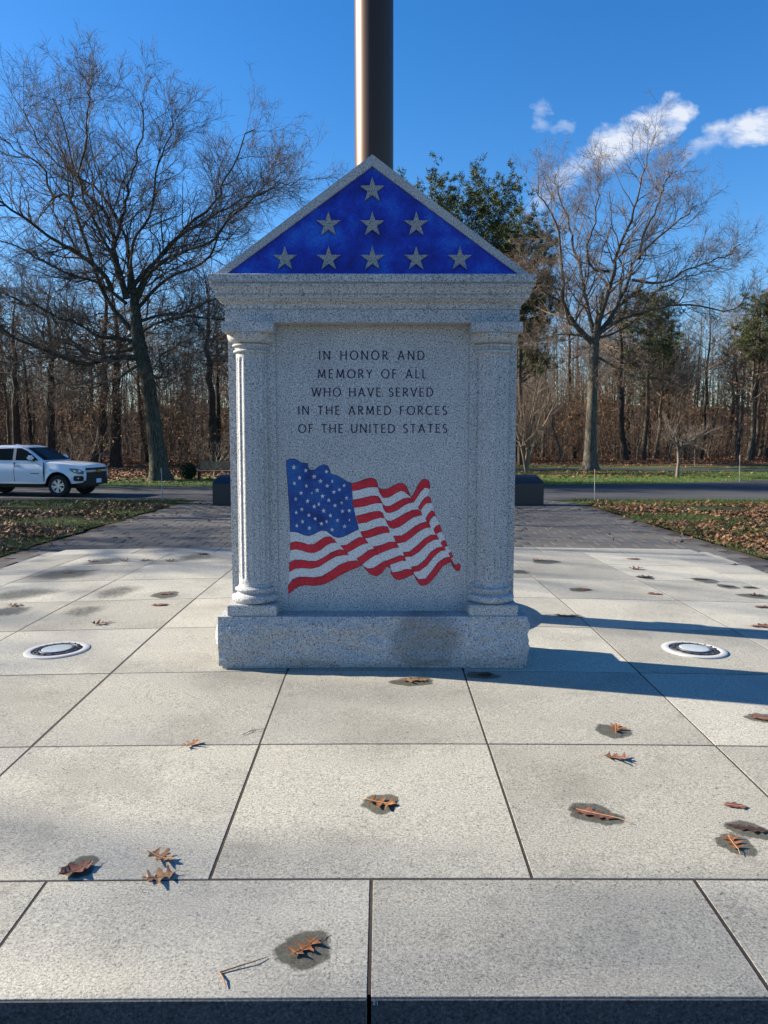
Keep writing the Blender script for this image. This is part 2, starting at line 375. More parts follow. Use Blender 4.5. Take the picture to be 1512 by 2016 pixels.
def leaf_mat(name, a, b):
    m = Mat(name, 0.6, 0, 0.35)
    m.color(m.mix(m.ramp(m.noise(30, 5, 0.7), [(0.35, 0.0), (0.68, 1.0)]), a, b)); m.bump(m.noise(60, 3), 0.4, 0.004); return m.m
M['leaf_orange'] = leaf_mat('leaf_orange_brown', (0.10, 0.036, 0.014), (0.30, 0.125, 0.045))
M['leaf_tan'] = leaf_mat('leaf_tan', (0.15, 0.075, 0.035), (0.34, 0.19, 0.10))
M['leaf_red'] = leaf_mat('leaf_red_brown', (0.085, 0.032, 0.022), (0.20, 0.085, 0.055))
M['leaf_dark'] = leaf_mat('leaf_dark', (0.03, 0.018, 0.014), (0.085, 0.042, 0.03))
M['leaf_vein'] = plain('leaf_vein', (0.40, 0.26, 0.14), 0.7)
M['white_mark'] = plain('chalk_mark', (0.6, 0.6, 0.58), 0.9)

# ------------------------------------------------------------------ ground, road, apron, lawns
GZ = -0.47
def sheet(name, pts, z, m, kind='structure'):
    o = mesh_obj(name, [(x, y, z if not callable(z) else z(x, y)) for x, y in pts], [tuple(range(len(pts)))], m)
    tag(o, kind=kind); return o
def grid_sheet(name, x0, x1, y0, y1, nx, ny, zf, m):
    X, Y = np.meshgrid(np.linspace(x0, x1, nx + 1), np.linspace(y0, y1, ny + 1))
    V = np.stack([X, Y, np.vectorize(zf)(X, Y)], -1).reshape(-1, 3)
    i = np.arange(nx); j = np.arange(ny); I, J = np.meshgrid(i, j); a = (J * (nx + 1) + I).ravel()
    F = np.stack([a, a + 1, a + nx + 2, a + nx + 1], 1)
    o = np_mesh(name, V, F, m, smooth=True); tag(o, kind='structure'); return o
def gz(x, y):
    z = GZ
    if y > 52: z += 0.35 * min(1.0, (y - 52) / 25) * (0.6 + 0.4 * math.sin(x * 0.21) * math.sin(y * 0.17 + x * 0.05))
    if y > 96:
        t = min(1.0, (y - 96) / 70); z += 9.0 * t * t * (3 - 2 * t) * (1 + .12 * math.sin(x * .045 + 1) + .10 * math.sin(x * .21 + y * .1) + .07 * math.sin(x * .53 + 2))
    return z
# one ground sheet to the horizon
xs = np.concatenate([[-900, -400, -200], np.linspace(-100, 100, 81), [200, 400, 900]])
ys = np.concatenate([[-600, -200, -60, -20], np.linspace(0, 190, 96), [260, 400, 900]])
Xg, Yg = np.meshgrid(xs, ys); Vg = np.stack([Xg, Yg, np.vectorize(gz)(Xg, np.minimum(Yg, 190))], -1).reshape(-1, 3)
nx, ny = len(xs) - 1, len(ys) - 1
I, J = np.meshgrid(np.arange(nx), np.arange(ny)); a = (J * (nx + 1) + I).ravel()
ground = np_mesh('ground', Vg, np.stack([a, a + 1, a + nx + 2, a + nx + 1], 1), M['floor'], smooth=True); tag(ground, kind='structure')

def apz(y): return -0.385 - 0.055 * max(0.0, min(1.0, (y - 9.0) / 12.0))
# road with a widening junction to the right, a second narrow lane behind it
road_pts = [(-90, 22.6), (90, 22.3), (90, 52), (40, 42.5), (27, 38.0), (19, 34.8), (12, 31.6), (5, 30.3), (-10, 29.8), (-90, 29.6)]
road = sheet('road', road_pts, -0.452, M['asphalt'])
lane = sheet('lane', [(3, 46.2), (60, 45.4), (100, 46), (100, 50.5), (60, 50.2), (3, 50.6), (-16, 51.5), (-40, 52), (-40, 51), (-16, 49)], -0.440, M['asphalt'])
verge = sheet('verge', [(-90, 29.6), (-10, 29.8), (5, 30.3), (12, 31.6), (19, 34.8), (27, 38.0), (40, 42.5), (60, 45.4), (3, 46.2), (-16, 36), (-90, 33)], -0.446, M['verge'])
far_verge = sheet('far_verge', [(-16, 51.5), (3, 50.6), (60, 50.2), (100, 50.5), (100, 58), (60, 58.5), (3, 57.5), (-16, 54)], -0.444, M['verge'])

# the apron of grey pavers round and behind the plaza, on a sand bed
apron = grid_sheet('apron', -6.28, 6.28, -9, 22.6, 4, 26, lambda x, y: apz(y) - 0.012, M['mortar'])
PV = 0.4065
def paver_mesh():
    h = PV / 2 - 0.0035; c = 0.006
    V = [(-h, -h, -0.05), (h, -h, -0.05), (h, h, -0.05), (-h, h, -0.05), (-h, -h, -c), (h, -h, -c), (h, h, -c), (-h, h, -c),
         (-h + c, -h + c, 0), (h - c, -h + c, 0), (h - c, h - c, 0), (-h + c, h - c, 0)]
    F = [(8, 9, 10, 11)] + [(i, (i + 1) % 4, 4 + (i + 1) % 4, 4 + i) for i in range(4)] + [(4 + i, 4 + (i + 1) % 4, 8 + (i + 1) % 4, 8 + i) for i in range(4)]
    return V, F
pV, pF = paver_mesh()
pme = bpy.data.meshes.new('paver'); pme.from_pydata(pV, [], pF); pme.materials.append(M['paver']); pme.update()
rng = np.random.default_rng(3)
ncol = int(12.5 / PV)
ystart = 4.0 * 2 * 0 + 9.78
def paver_spots():
    spots = []
    j = 0; y = 4.6
    while y < 22.4:
        sh = (j % 2) * PV / 2
        for i in range(-16, 17):
            x = i * PV + sh
            if abs(x) > 6.28 - PV / 2: continue
            if abs(x) < 5.35 + PV / 2 and y < 9.60 + PV / 2: continue
            spots.append((x, y))
        y += PV; j += 1
    return spots
sp = paver_spots()
vis = [s for s in sp if abs(s[0]) < 0.52 * (s[1] + 2.756) and not (abs(s[0]) < 0.19 * (s[1] + 2.756))]
vis.sort(key=lambda s: s[1]); near = set(vis[:300])
for (x, y) in vis[:300]:
    o = bpy.data.objects.new('paver', pme); o.location = (x, y, apz(y) + rng.uniform(-0.002, 0.002)); o.rotation_euler = (rng.normal(0, .004), rng.normal(0, .004), rng.normal(0, .002))
    link(o, apron)
rest = [s for s in sp if s not in near]
pv = np.array(pV); allV = []; allF = []
for k, (x, y) in enumerate(rest):
    allV.append(pv + np.array([x, y, apz(y) + rng.uniform(-0.002, 0.002)])); allF.append(np.array(pF) + k * len(pV))
o = np_mesh('paver_field', np.concatenate(allV), np.concatenate(allF), M['paver'], apron); tag(o, kind='stuff')
sheet('forecourt', [(-6.2, -8.9), (6.2, -8.9), (6.2, 4.38), (-6.2, 4.38)], -0.381, M['asphalt'])

def lawn_z(x, y): return -0.375 - 0.065 * max(0, min(1, (y - 9) / 13)) + 0.012 * math.sin(x * 1.7) * math.sin(y * 1.3)
def lawn(name, sgn):
    def edge(y): return 6.29 + 0.05 * math.sin(y * 2.3) + 0.04 * math.sin(y * 5.1) - (0.9 * max(0, (y - 19.8) / 2.6) ** 2 if y > 19.8 else 0)
    V, F = [], []
    n, mm = 60, 24
    for j in range(n + 1):
        y = -8 + (22.45 + 8) * j / n
        for i in range(mm + 1):
            t = (i / mm) ** 2; x = edge(y) + t * 40
            V.append((sgn * x, y, lawn_z(x, y) if x < 14 else lawn_z(14, y)))
    for j in range(n):
        for i in range(mm):
            f = (j * (mm + 1) + i, j * (mm + 1) + i + 1, (j + 1) * (mm + 1) + i + 1, (j + 1) * (mm + 1) + i)
            F.append(f if sgn > 0 else f[::-1])
    o = mesh_obj(name, V, F, M['lawn'], smooth=True); tag(o, kind='structure'); return edge
le = lawn('lawn_left', -1); lawn('lawn_right', 1)

# ------------------------------------------------------------------ plaza: slabs on a crowned bed, one step all round
plaza = grid_sheet('plaza', -4.87, 4.87, -0.585, 9.135, 80, 80, lambda x, y: zz(x, y) - 0.0018, M['mortar'])
rng = np.random.default_rng(11)
J2 = 0.0062                                             # half a joint
def tone(o, v):
    o['tone'] = v; at = o.data.attributes.new('slab_tone', 'FLOAT', 'POINT'); at.data.foreach_set('value', [v] * len(o.data.vertices))
def slab(name, x0, x1, y0, y1, thick=0.20, jit=0.002):
    x0 += J2 + rng.uniform(-jit, jit); x1 -= J2 + rng.uniform(-jit, jit); y0 += J2 + rng.uniform(-jit, jit) * .6; y1 -= J2 + rng.uniform(-jit, jit) * .6
    c = 0.0012; dz = rng.uniform(-0.0004, 0.0008)
    n = 4; gx = [x0 + c + (x1 - x0 - 2 * c) * k / n for k in range(n + 1)]; gy = [y0 + c + (y1 - y0 - 2 * c) * k / n for k in range(n + 1)]
    V = [(x, y, zz(x, y) + dz) for y in gy for x in gx]
    F = [(q * 5 + p, q * 5 + p + 1, q * 5 + p + 6, q * 5 + p + 5) for q in range(n) for p in range(n)]
    per = [k for k in range(5)] + [5 * k + 4 for k in range(1, 5)] + [20 + k for k in range(3, -1, -1)] + [5 * k for k in range(3, 0, -1)]
    lo = len(V)
    for k in per:
        px_, py_ = V[k][0], V[k][1]
        qx = x0 if px_ == gx[0] else x1 if px_ == gx[-1] else px_; qy = y0 if py_ == gy[0] else y1 if py_ == gy[-1] else py_
        V.append((qx, qy, zz(qx, qy) + dz - c))
    F += [(per[k], lo + k, lo + (k + 1) % 16, per[(k + 1) % 16])[::-1] for k in range(16)]
    cr = [0, 4, 8, 12]; b0 = len(V)
    for k in cr: V.append((V[lo + k][0], V[lo + k][1], zz(x0, y0) - thick))
    for k in range(4):
        ring = [lo + (4 * k + q) % 16 for q in range(5)]
        F.append(tuple([b0 + k, b0 + (k + 1) % 4] + ring[::-1]))
    o = mesh_obj(name, V, F, M['paving'], plaza); slabs.append((x0, x1, y0, y1, o)); o['lift'] = dz; tone(o, rng.random()); return o
slabs = []
for j in range(7):
    for i in range(7):
        slab('slab', (i - 3.5) * UNIT, (i - 2.5) * UNIT, j * UNIT, (j + 1) * UNIT, 0.06)
B = 0.61
for i in range(8):                                       # border courses, half-bond to the field
    x0 = -3.5 * UNIT - B if i == 0 else (i - 4) * UNIT
    x1 = 3.5 * UNIT + B if i == 7 else (i - 3) * UNIT
    front = slab('border_slab', x0, x1, -B + J2, 0)
    slab('border_slab', x0, x1, 7 * UNIT, 7 * UNIT + B)
for j in range(8):
    y0 = 0 if j == 0 else (j - 0.5) * UNIT
    y1 = 7 * UNIT if j == 7 else (j + 0.5) * UNIT
    slab('border_slab', -3.5 * UNIT - B, -3.5 * UNIT, y0, y1)
    slab('border_slab', 3.5 * UNIT, 3.5 * UNIT + B, y0, y1)
# lower step: a ring of slabs at the plaza's foot
step = mesh_obj('step_bed', [(-5.33, -0.61, -0.375), (5.33, -0.61, -0.375), (5.33, 9.58, -0.375), (-5.33, 9.58, -0.375)], [(0, 1, 2, 3)], M['mortar']); tag(step, kind='structure')
def step_slab(x0, x1, y0, y1):
    bm = bmesh.new(); z = -0.275 + rng.uniform(-.002, .002)
    add_box(bm, x0 + J2, x1 - J2, y0 + J2, y1 - J2, -0.374, z, 0.004)
    tone(bm_obj('step_slab', bm, M['paving'], step), rng.random())
e = 3.5 * UNIT + B
for i in range(8):
    x0 = -e - 0.45 + i * (2 * e + 0.9) / 8; x1 = x0 + (2 * e + 0.9) / 8
    step_slab(x0, x1, 7 * UNIT + B, 7 * UNIT + B + 0.43)
for j in range(8):
    y0 = -B + j * (7 * UNIT + 2 * B) / 8; y1 = y0 + (7 * UNIT + 2 * B) / 8
    step_slab(-e - 0.45, -e, y0, y1); step_slab(e, e + 0.45, y0, y1)
def slab_at(x, y):
    for (x0, x1, y0, y1, o) in slabs:
        if x0 - 0.01 <= x <= x1 + 0.01 and y0 - 0.01 <= y <= y1 + 0.01: return o
    return plaza
for i in range(8):                                       # plates added over the front riser, its shade put into their dark colour
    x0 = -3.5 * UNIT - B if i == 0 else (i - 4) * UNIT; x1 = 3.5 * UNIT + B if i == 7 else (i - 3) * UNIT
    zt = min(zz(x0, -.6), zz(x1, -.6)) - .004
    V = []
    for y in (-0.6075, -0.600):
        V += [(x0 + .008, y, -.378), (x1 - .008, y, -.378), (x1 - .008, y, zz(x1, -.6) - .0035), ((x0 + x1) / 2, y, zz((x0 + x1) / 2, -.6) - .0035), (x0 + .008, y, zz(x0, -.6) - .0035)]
    mesh_obj('riser_shade_plate', V, [(0, 1, 2, 3, 4), (5, 9, 8, 7, 6)] + [(k, 5 + k, 5 + (k + 1) % 5, (k + 1) % 5) for k in range(5)], M['riser'], plaza)
# small chalk figures on the front edge, right of the middle joint
bm = bmesh.new()
def stroke(bm, pts, w, y):
    for (ax, az), (bx, bz) in zip(pts[:-1], pts[1:]):
        d = Vector((bx - ax, 0, bz - az)); n_ = Vector((-d.z, 0, d.x)).normalized() * w
        vs = [bm.verts.new((ax + n_.x, y, az + n_.z)), bm.verts.new((ax - n_.x, y, az - n_.z)), bm.verts.new((bx - n_.x, y, bz - n_.z)), bm.verts.new((bx + n_.x, y, bz + n_.z))]
        bm.faces.new(vs)
zf = zz(0, -0.6) - 0.014
stroke(bm, [(0.013, zf + .007), (0.016, zf + .010), (0.020, zf + .007), (0.013, zf - .001), (0.021, zf - .001)], 0.0009, -0.6085)
stroke(bm, [(0.026, zf + .010), (0.026, zf - .002)], 0.0009, -0.6087)
bm_obj('chalk_mark', bm, M['white_mark'], slab_at(0.3, -0.3))

# ------------------------------------------------------------------ the monument
MX, MY = -0.018, 2.77
mon = empty('memorial_monument', (MX, MY, -0.07))
tag(mon, 'grey granite memorial with columns, blue starred pediment and carved flag', 'monument')
def mpart(o, parent=None):                               # geometry is written in world space; keep it there under its thing
    p = parent if parent is not None else mon
    o.parent = p
    o.matrix_parent_inverse = Matrix.Identity(4)
    o.location = o.location
    return o
# children are built in the monument's own frame: x from its middle, y from its centre plane, z from its foot
def ml(x, y, z): return (x - 0.0, y - MY, z + 0.07)
FZ = 0.07
def rock_block(name, hx, hy, z0, z1, m, parent, seed, amp=0.027):
    rs = np.random.default_rng(seed)
    from mathutils import noise as mn
    nz_ = 22; nx_ = 96; ny_ = 28
    per = [(-hx + 2 * hx * i / nx_, -hy, 0, -1) for i in range(nx_)] + [(hx, -hy + 2 * hy * i / ny_, 1, 0) for i in range(ny_)] + \
          [(hx - 2 * hx * i / nx_, hy, 0, 1) for i in range(nx_)] + [(-hx, hy - 2 * hy * i / ny_, -1, 0) for i in range(ny_)]
    V, F = [], []; n = len(per)
    for j in range(nz_ + 1):
        t = j / nz_; z = z0 + (z1 - z0) * t
        edge = min(1.0, min(t, 1 - t) * 7)
        for k, (x, y, nxx, nyy) in enumerate(per):
            p = Vector((x * 3.2, y * 3.2, z * 5.5)) + Vector((seed, 0, 0))
            d = amp * edge * (0.25 + mn.fractal(p, 0.6, 2.1, 5) * 0.9 + 0.5 * abs(mn.noise(p * 0.6)) + 0.25 * mn.noise(p * 7))
            inset = -0.006 * (1 - edge)
            cx = 1 - 0.35 * (1 - min(1, (hx - abs(x)) * 16)) if nyy else 1
            V.append((x + nxx * (d + inset), y + nyy * (d * cx + inset), z + (0.004 * mn.noise(p * 3) if 0 < j < nz_ else 0)))
    for j in range(nz_):
        for k in range(n):
            k2 = (k + 1) % n; F.append((j * n + k, j * n + k2, (j + 1) * n + k2, (j + 1) * n + k))
    top = [nz_ * n + k for k in range(n)]; F.append(tuple(top)); F.append(tuple(range(n))[::-1])
    return smooth_by_angle(mesh_obj(name, V, F, m, parent), 28)
rock_block('base', 1.075, 0.285, 0.036, 0.315 + FZ, M['granite_rough'], mon, 4)
box_obj('footing', (-1.055, 1.055, -0.262, 0.262, -0.03, 0.038), M['granite'], mon, 0.004)
body = box_obj('body', (-1.003, 1.003, -0.11, 0.11, 0.385, 2.405), M['granite'], mon, 0.004)
# architrave
box_obj('architrave', (-0.997, 0.997, -0.215, 0.215, 2.398, 2.489), M['granite'], mon, 0.004)
# inner faces that frame the panel beside the columns
for s in (-1, 1):
    box_obj('pilaster', (min(s * 0.672, s * 1.000), max(s * 0.672, s * 1.000), -0.123, -0.105, 0.386, 2.397), M['granite'], mon, 0.003)
# cornice: moulded profile mitred round four sides
prof = [(0.0, 2.488), (0.010, 2.490), (0.011, 2.508), (0.014, 2.520), (0.022, 2.530), (0.036, 2.535), (0.038, 2.548), (0.0385, 2.5485), (0.050, 2.551), (0.0565, 2.560), (0.058, 2.570), (0.055, 2.580),
        (0.0552, 2.5805), (0.066, 2.583), (0.067, 2.594), (0.070, 2.608), (0.078, 2.620), (0.085, 2.625), (0.083, 2.640), (0.076, 2.650), (0.0762, 2.6505), (0.0945, 2.654), (0.0945, 2.700), (0.0905, 2.705), (-0.10, 2.705)]
V, F = [], []
for (o_, z) in prof:
    hx, hy = 0.996 + o_, 0.207 + o_
    V += [(-hx, -hy, z), (hx, -hy, z), (hx, hy, z), (-hx, hy, z)]
for j in range(len(prof) - 1):
    for k in range(4): F.append((j * 4 + k, j * 4 + (k + 1) % 4, (j + 1) * 4 + (k + 1) % 4, (j + 1) * 4 + k))
n = (len(prof) - 1) * 4; F.append((n, n + 1, n + 2, n + 3)); F.append((3, 2, 1, 0))
cornice = smooth_by_angle(mesh_obj('cornice', V, F, M['granite'], mon), 25)
# pediment with sunk field on the front and a plain back
PZ0, PZ1 = 2.706, 3.484
PF = -0.250                                              # front plane
o3 = [(-1.064, PZ0), (1.064, PZ0), (0.0, PZ1)]; i3 = [(-0.985, PZ0 + 0.002), (0.985, PZ0 + 0.002), (0.0, PZ1 - 0.072)]
dep = 0.020; yb = 0.250
V = [(x, PF, z) for x, z in o3] + [(x, PF, z) for x, z in i3] + [(x, PF + dep, z) for x, z in i3] + [(x, yb, z) for x, z in o3]
F = [(0, 1, 4, 3), (1, 2, 5, 4), (2, 0, 3, 5), (4, 5, 8, 7), (5, 3, 6, 8), (3, 4, 7, 6), (9, 11, 10), (0, 9, 10, 1), (1, 10, 11, 2), (2, 11, 9, 0), (6, 7, 8)]
ped = mesh_obj('pediment', V, F, M['granite'], mon)
bm = bmesh.new(); bm.from_mesh(ped.data)
bmesh.ops.recalc_face_normals(bm, faces=bm.faces); bm.to_mesh(ped.data); bm.free()
k_ = 0.994
field = mesh_obj('blue_field', [(-0.983, PF + dep - 0.003, PZ0 + 0.004), (0.983, PF + dep - 0.003, PZ0 + 0.004), (0, PF + dep - 0.003, PZ1 - 0.075)], [(0, 1, 2)], M['blue'], ped)
def star_pts(cx, cz, r, rot=0.0, inner=0.382):
    return [(cx + (r if k % 2 == 0 else r * inner) * math.sin(rot + k * math.pi / 5), cz + (r if k % 2 == 0 else r * inner) * math.cos(rot + k * math.pi / 5)) for k in range(10)]
def prism_xz(name, pts, y_front, y_back, m, parent, side_m=None):
    n = len(pts)
    a2 = sum(pts[i][0] * pts[(i + 1) % n][1] - pts[(i + 1) % n][0] * pts[i][1] for i in range(n))
    if a2 < 0: pts = pts[::-1]
    V = [(x, y_front, z) for x, z in pts] + [(x, y_back, z) for x, z in pts]
    F = [tuple(range(n))] + [(i, n + i, n + (i + 1) % n, (i + 1) % n) for i in range(n)]
    mats = [m, side_m or m]
    o = mesh_obj(name, V, F, mats, parent)
    for i, p in enumerate(o.data.polygons): p.material_index = 0 if i == 0 else 1
    bm = bmesh.new(); bm.from_mesh(o.data); bmesh.ops.triangulate(bm, faces=[f for f in bm.faces if len(f.verts) > 4]); bm.to_mesh(o.data); bm.free()
    return o
Rst = 0.083
for (x, z) in [(0, 3.259), (-0.2925, 3.036), (0, 3.036), (0.2925, 3.036)] + [(i * 0.2925, 2.812) for i in (-2, -1, 0, 1, 2)]:
    prism_xz('star', star_pts(x, z, Rst), PF + 0.001, PF + dep - 0.001, M['granite_star'], ped)
# columns
def column(sx):
    cx, cy = sx * 0.8395, -0.098
    pl = box_obj('column_plinth', (cx - 0.172, cx + 0.172, cy - 0.172, cy + 0.172, 0.385, 0.462), M['granite'], mon, 0.006)
    # attic base
    pr = [(0.10, 0.461)]
    def torus(rc, z0, z1, bul, n=8):
        return [(rc + bul * math.sin(math.pi * k / n), z0 + (z1 - z0) * (0.5 - 0.5 * math.cos(math.pi * k / n))) for k in range(n + 1)]
    pr += torus(0.140, 0.462, 0.524, 0.028) + [(0.134, 0.527), (0.128, 0.534), (0.127, 0.540)] + torus(0.127, 0.541, 0.572, 0.019) + [(0.123, 0.576), (0.119, 0.588), (0.1165, 0.60), (0.10, 0.601)]
    V, F = lathe(pr, 40, cx, cy); smooth_by_angle(mesh_obj('column_base', V, F, M['granite'], mon), 40)
    # fluted shaft with rounded flute ends
    NF, per = 16, 10; n = NF * per; zs = [0.588] + [0.60 + 0.05 * k for k in range(0, 32)] + [2.19, 2.206]
    zs = sorted(set([0.588, 0.615, 0.63, 0.638, 0.646, 0.655, 0.665, 0.68] + [0.70 + 0.1 * k for k in range(15)] + [2.13, 2.145, 2.155, 2.163, 2.170, 2.178, 2.19, 2.206]))
    V, F = [], []
    for z in zs:
        t = (z - 0.588) / 1.618; r0 = 0.1165 - 0.0015 * t - 0.004 * t * t
        for i in range(n):
            a = 2 * math.pi * i / n; ph = (i % per) / per - 0.5
            half = 0.34
            endf = min((z - 0.632) / 0.028, (2.170 - z) / 0.028); endf = max(0.0, min(1.0, endf)); w = half * math.sqrt(max(0, 1 - (1 - endf) ** 2))
            d = 0.0075 * math.sqrt(max(0.0, 1 - (ph / w) ** 2)) if w > 0.02 and abs(ph) < w else 0.0
            V.append((cx + (r0 - d) * math.cos(a), cy + (r0 - d) * math.sin(a), z))
    for j in range(len(zs) - 1):
        for i in range(n): F.append((j * n + i, j * n + (i + 1) % n, (j + 1) * n + (i + 1) % n, (j + 1) * n + i))
    smooth_by_angle(mesh_obj('column_shaft', V, F, M['granite'], mon), 30)
    pr = [(0.10, 2.200)] + torus(0.1155, 2.201, 2.223, 0.013) + [(0.117, 2.226), (0.118, 2.240)] + torus(0.120, 2.241, 2.262, 0.016) + [(0.130, 2.266)] + \
         [(0.131 + 0.037 * math.sin(math.pi / 2 * k / 6), 2.270 + 0.060 * (1 - math.cos(math.pi / 2 * k / 6))) for k in range(7)] + [(0.12, 2.332)]
    V, F = lathe(pr, 40, cx, cy); smooth_by_angle(mesh_obj('capital', V, F, M['granite'], mon), 40)
    box_obj('abacus', (cx - 0.173, cx + 0.173, cy - 0.173, cy + 0.173, 2.331, 2.3975), M['granite'], mon, 0.003)
column(-1); column(1)

# inscription: flared roman capitals cut into the panel
def glyph(ch):
    """strokes: lists of (x, z) points for straight stems, or ('arc', cx, cz, rx, rz, a0, a1); width returned"""
    G = {
     'I': (0.16, [[(.08, 0), (.08, 1)]]),
     'N': (0.80, [[(.08, 0), (.08, 1)], [(.08, 1), (.72, 0)], [(.72, 0), (.72, 1)]]),
     'H': (0.78, [[(.08, 0), (.08, 1)], [(.70, 0), (.70, 1)], [(.08, .52), (.70, .52)]]),
     'O': (0.96, [('arc', .48, .5, .42, .48, 0, 360)]),
     'R': (0.62, [[(.08, 0), (.08, 1)], ('arc', .24, .74, .27, .24, 90, -90), [(.08, .98), (.25, .98)], [(.08, .50), (.25, .50)], [(.25, .50), (.58, 0)]]),
     'A': (0.80, [[(.06, 0), (.40, 1)], [(.40, 1), (.74, 0)], [(.19, .33), (.61, .33)]]),
     'D': (0.82, [[(.08, 0), (.08, 1)], ('arc', .26, .5, .48, .48, 90, -90), [(.08, .98), (.27, .98)], [(.08, .02), (.27, .02)]]),
     'M': (0.98, [[(.10, 0), (.18, 1)], [(.18, 1), (.49, .12)], [(.49, .12), (.80, 1)], [(.80, 1), (.88, 0)]]),
     'E': (0.54, [[(.08, 0), (.08, 1)], [(.08, .97), (.50, .97)], [(.08, .52), (.45, .52)], [(.08, .03), (.52, .03)]]),
     'Y': (0.70, [[(.04, 1), (.35, .48)], [(.66, 1), (.35, .48)], [(.35, .48), (.35, 0)]]),
     'F': (0.52, [[(.08, 0), (.08, 1)], [(.08, .97), (.50, .97)], [(.08, .52), (.44, .52)]]),
     'L': (0.50, [[(.08, 0), (.08, 1)], [(.08, .03), (.48, .03)]]),
     'W': (1.12, [[(.04, 1), (.29, 0)], [(.29, 0), (.56, .95)], [(.56, .95), (.83, 0)], [(.83, 0), (1.08, 1)]]),
     'V': (0.74, [[(.04, 1), (.37, 0)], [(.37, 0), (.70, 1)]]),
     'S': (0.54, [('arc', .27, .745, .19, .235, 35, 270), ('arc', .27, .255, .21, .255, 90, -145)]),
     'T': (0.66, [[(.33, 0), (.33, 1)], [(.03, .97), (.63, .97)]]),
     'C': (0.80, [('arc', .48, .5, .42, .48, 50, 310)]),
     'U': (0.76, [[(.08, 1), (.08, .34)], [(.68, 1), (.68, .34)], ('arc', .38, .36, .30, .34, 180, 360)]),
    }
    return G[ch]
def letter_mesh(ch, x0, z0, h, y):
    w, strokes = glyph(ch); bm = bmesh.new(); T = 0.068
    for si, s in enumerate(strokes):
        if s[0] == 'arc':
            _, cx, cz, rx, rz, a0, a1 = s; n = 24 if abs(a1 - a0) > 200 else 14
            pts = [(cx + rx * math.cos(R(a0 + (a1 - a0) * k / n)), cz + rz * math.sin(R(a0 + (a1 - a0) * k / n))) for k in range(n + 1)]
            wd = [T * (0.72 + 0.42 * abs(math.cos(R(a0 + (a1 - a0) * k / n)))) for k in range(n + 1)]
        else:
            (ax, az), (bx, bz) = s; n = 6
            pts = [(ax + (bx - ax) * k / n, az + (bz - az) * k / n) for k in range(n + 1)]
            thin = abs(bz - az) < 0.05
            base = T * (0.72 if thin else 0.95)
            wd = [base * (1 + 0.42 * abs(2 * k / n - 1) ** 3) for k in range(n + 1)]
        L, Rr = [], []
        yy = y - 0.0002 * si
        for k, (px, pz) in enumerate(pts):
            q0 = pts[max(0, k - 1)]; q1 = pts[min(len(pts) - 1, k + 1)]
            d = Vector((q1[0] - q0[0], q1[1] - q0[1])); d.normalize(); nn = Vector((-d.y, d.x)) * wd[k]
            L.append(bm.verts.new((x0 + (px + nn.x) * h, yy, z0 + (pz + nn.y) * h))); Rr.append(bm.verts.new((x0 + (px - nn.x) * h, yy, z0 + (pz - nn.y) * h)))
        for k in range(len(pts) - 1): bm.faces.new((Rr[k], Rr[k + 1], L[k + 1], L[k]))
    bmesh.ops.recalc_face_normals(bm, faces=bm.faces)
    for f in bm.faces:
        if f.normal.y > 0: f.normal_flip()
    return bm
FACE = -0.110
LINES = [('IN HONOR AND', -0.391, 0.342, 2.091), ('MEMORY OF ALL', -0.402, 0.356, 1.964), ('WHO HAVE SERVED', -0.444, 0.405, 1.838),
         ('IN THE ARMED FORCES', -0.539, 0.500, 1.712), ('OF THE UNITED STATES', -0.541, 0.503, 1.586)]
for text, xa, xb, zb in LINES:
    h = 0.0600; tot = sum(glyph(c)[0] for c in text if c != ' ') * h
    gaps = sum(1 for a_, b_ in zip(text[:-1], text[1:]) if a_ != ' ' and b_ != ' '); words = text.count(' ')
    g = ((xb - xa) - tot) / (gaps + 3.3 * words); x = xa - MX
    for i, ch in enumerate(text):
        if ch == ' ': x += 3.3 * g; continue
        bm = letter_mesh(ch, x, zb + FZ, h, FACE - 0.0012); bm_obj('letter', bm, M['letter'], body)
        nxt = text[i + 1] if i + 1 < len(text) else ' '
        x += glyph(ch)[0] * h + (g if nxt != ' ' else 0)

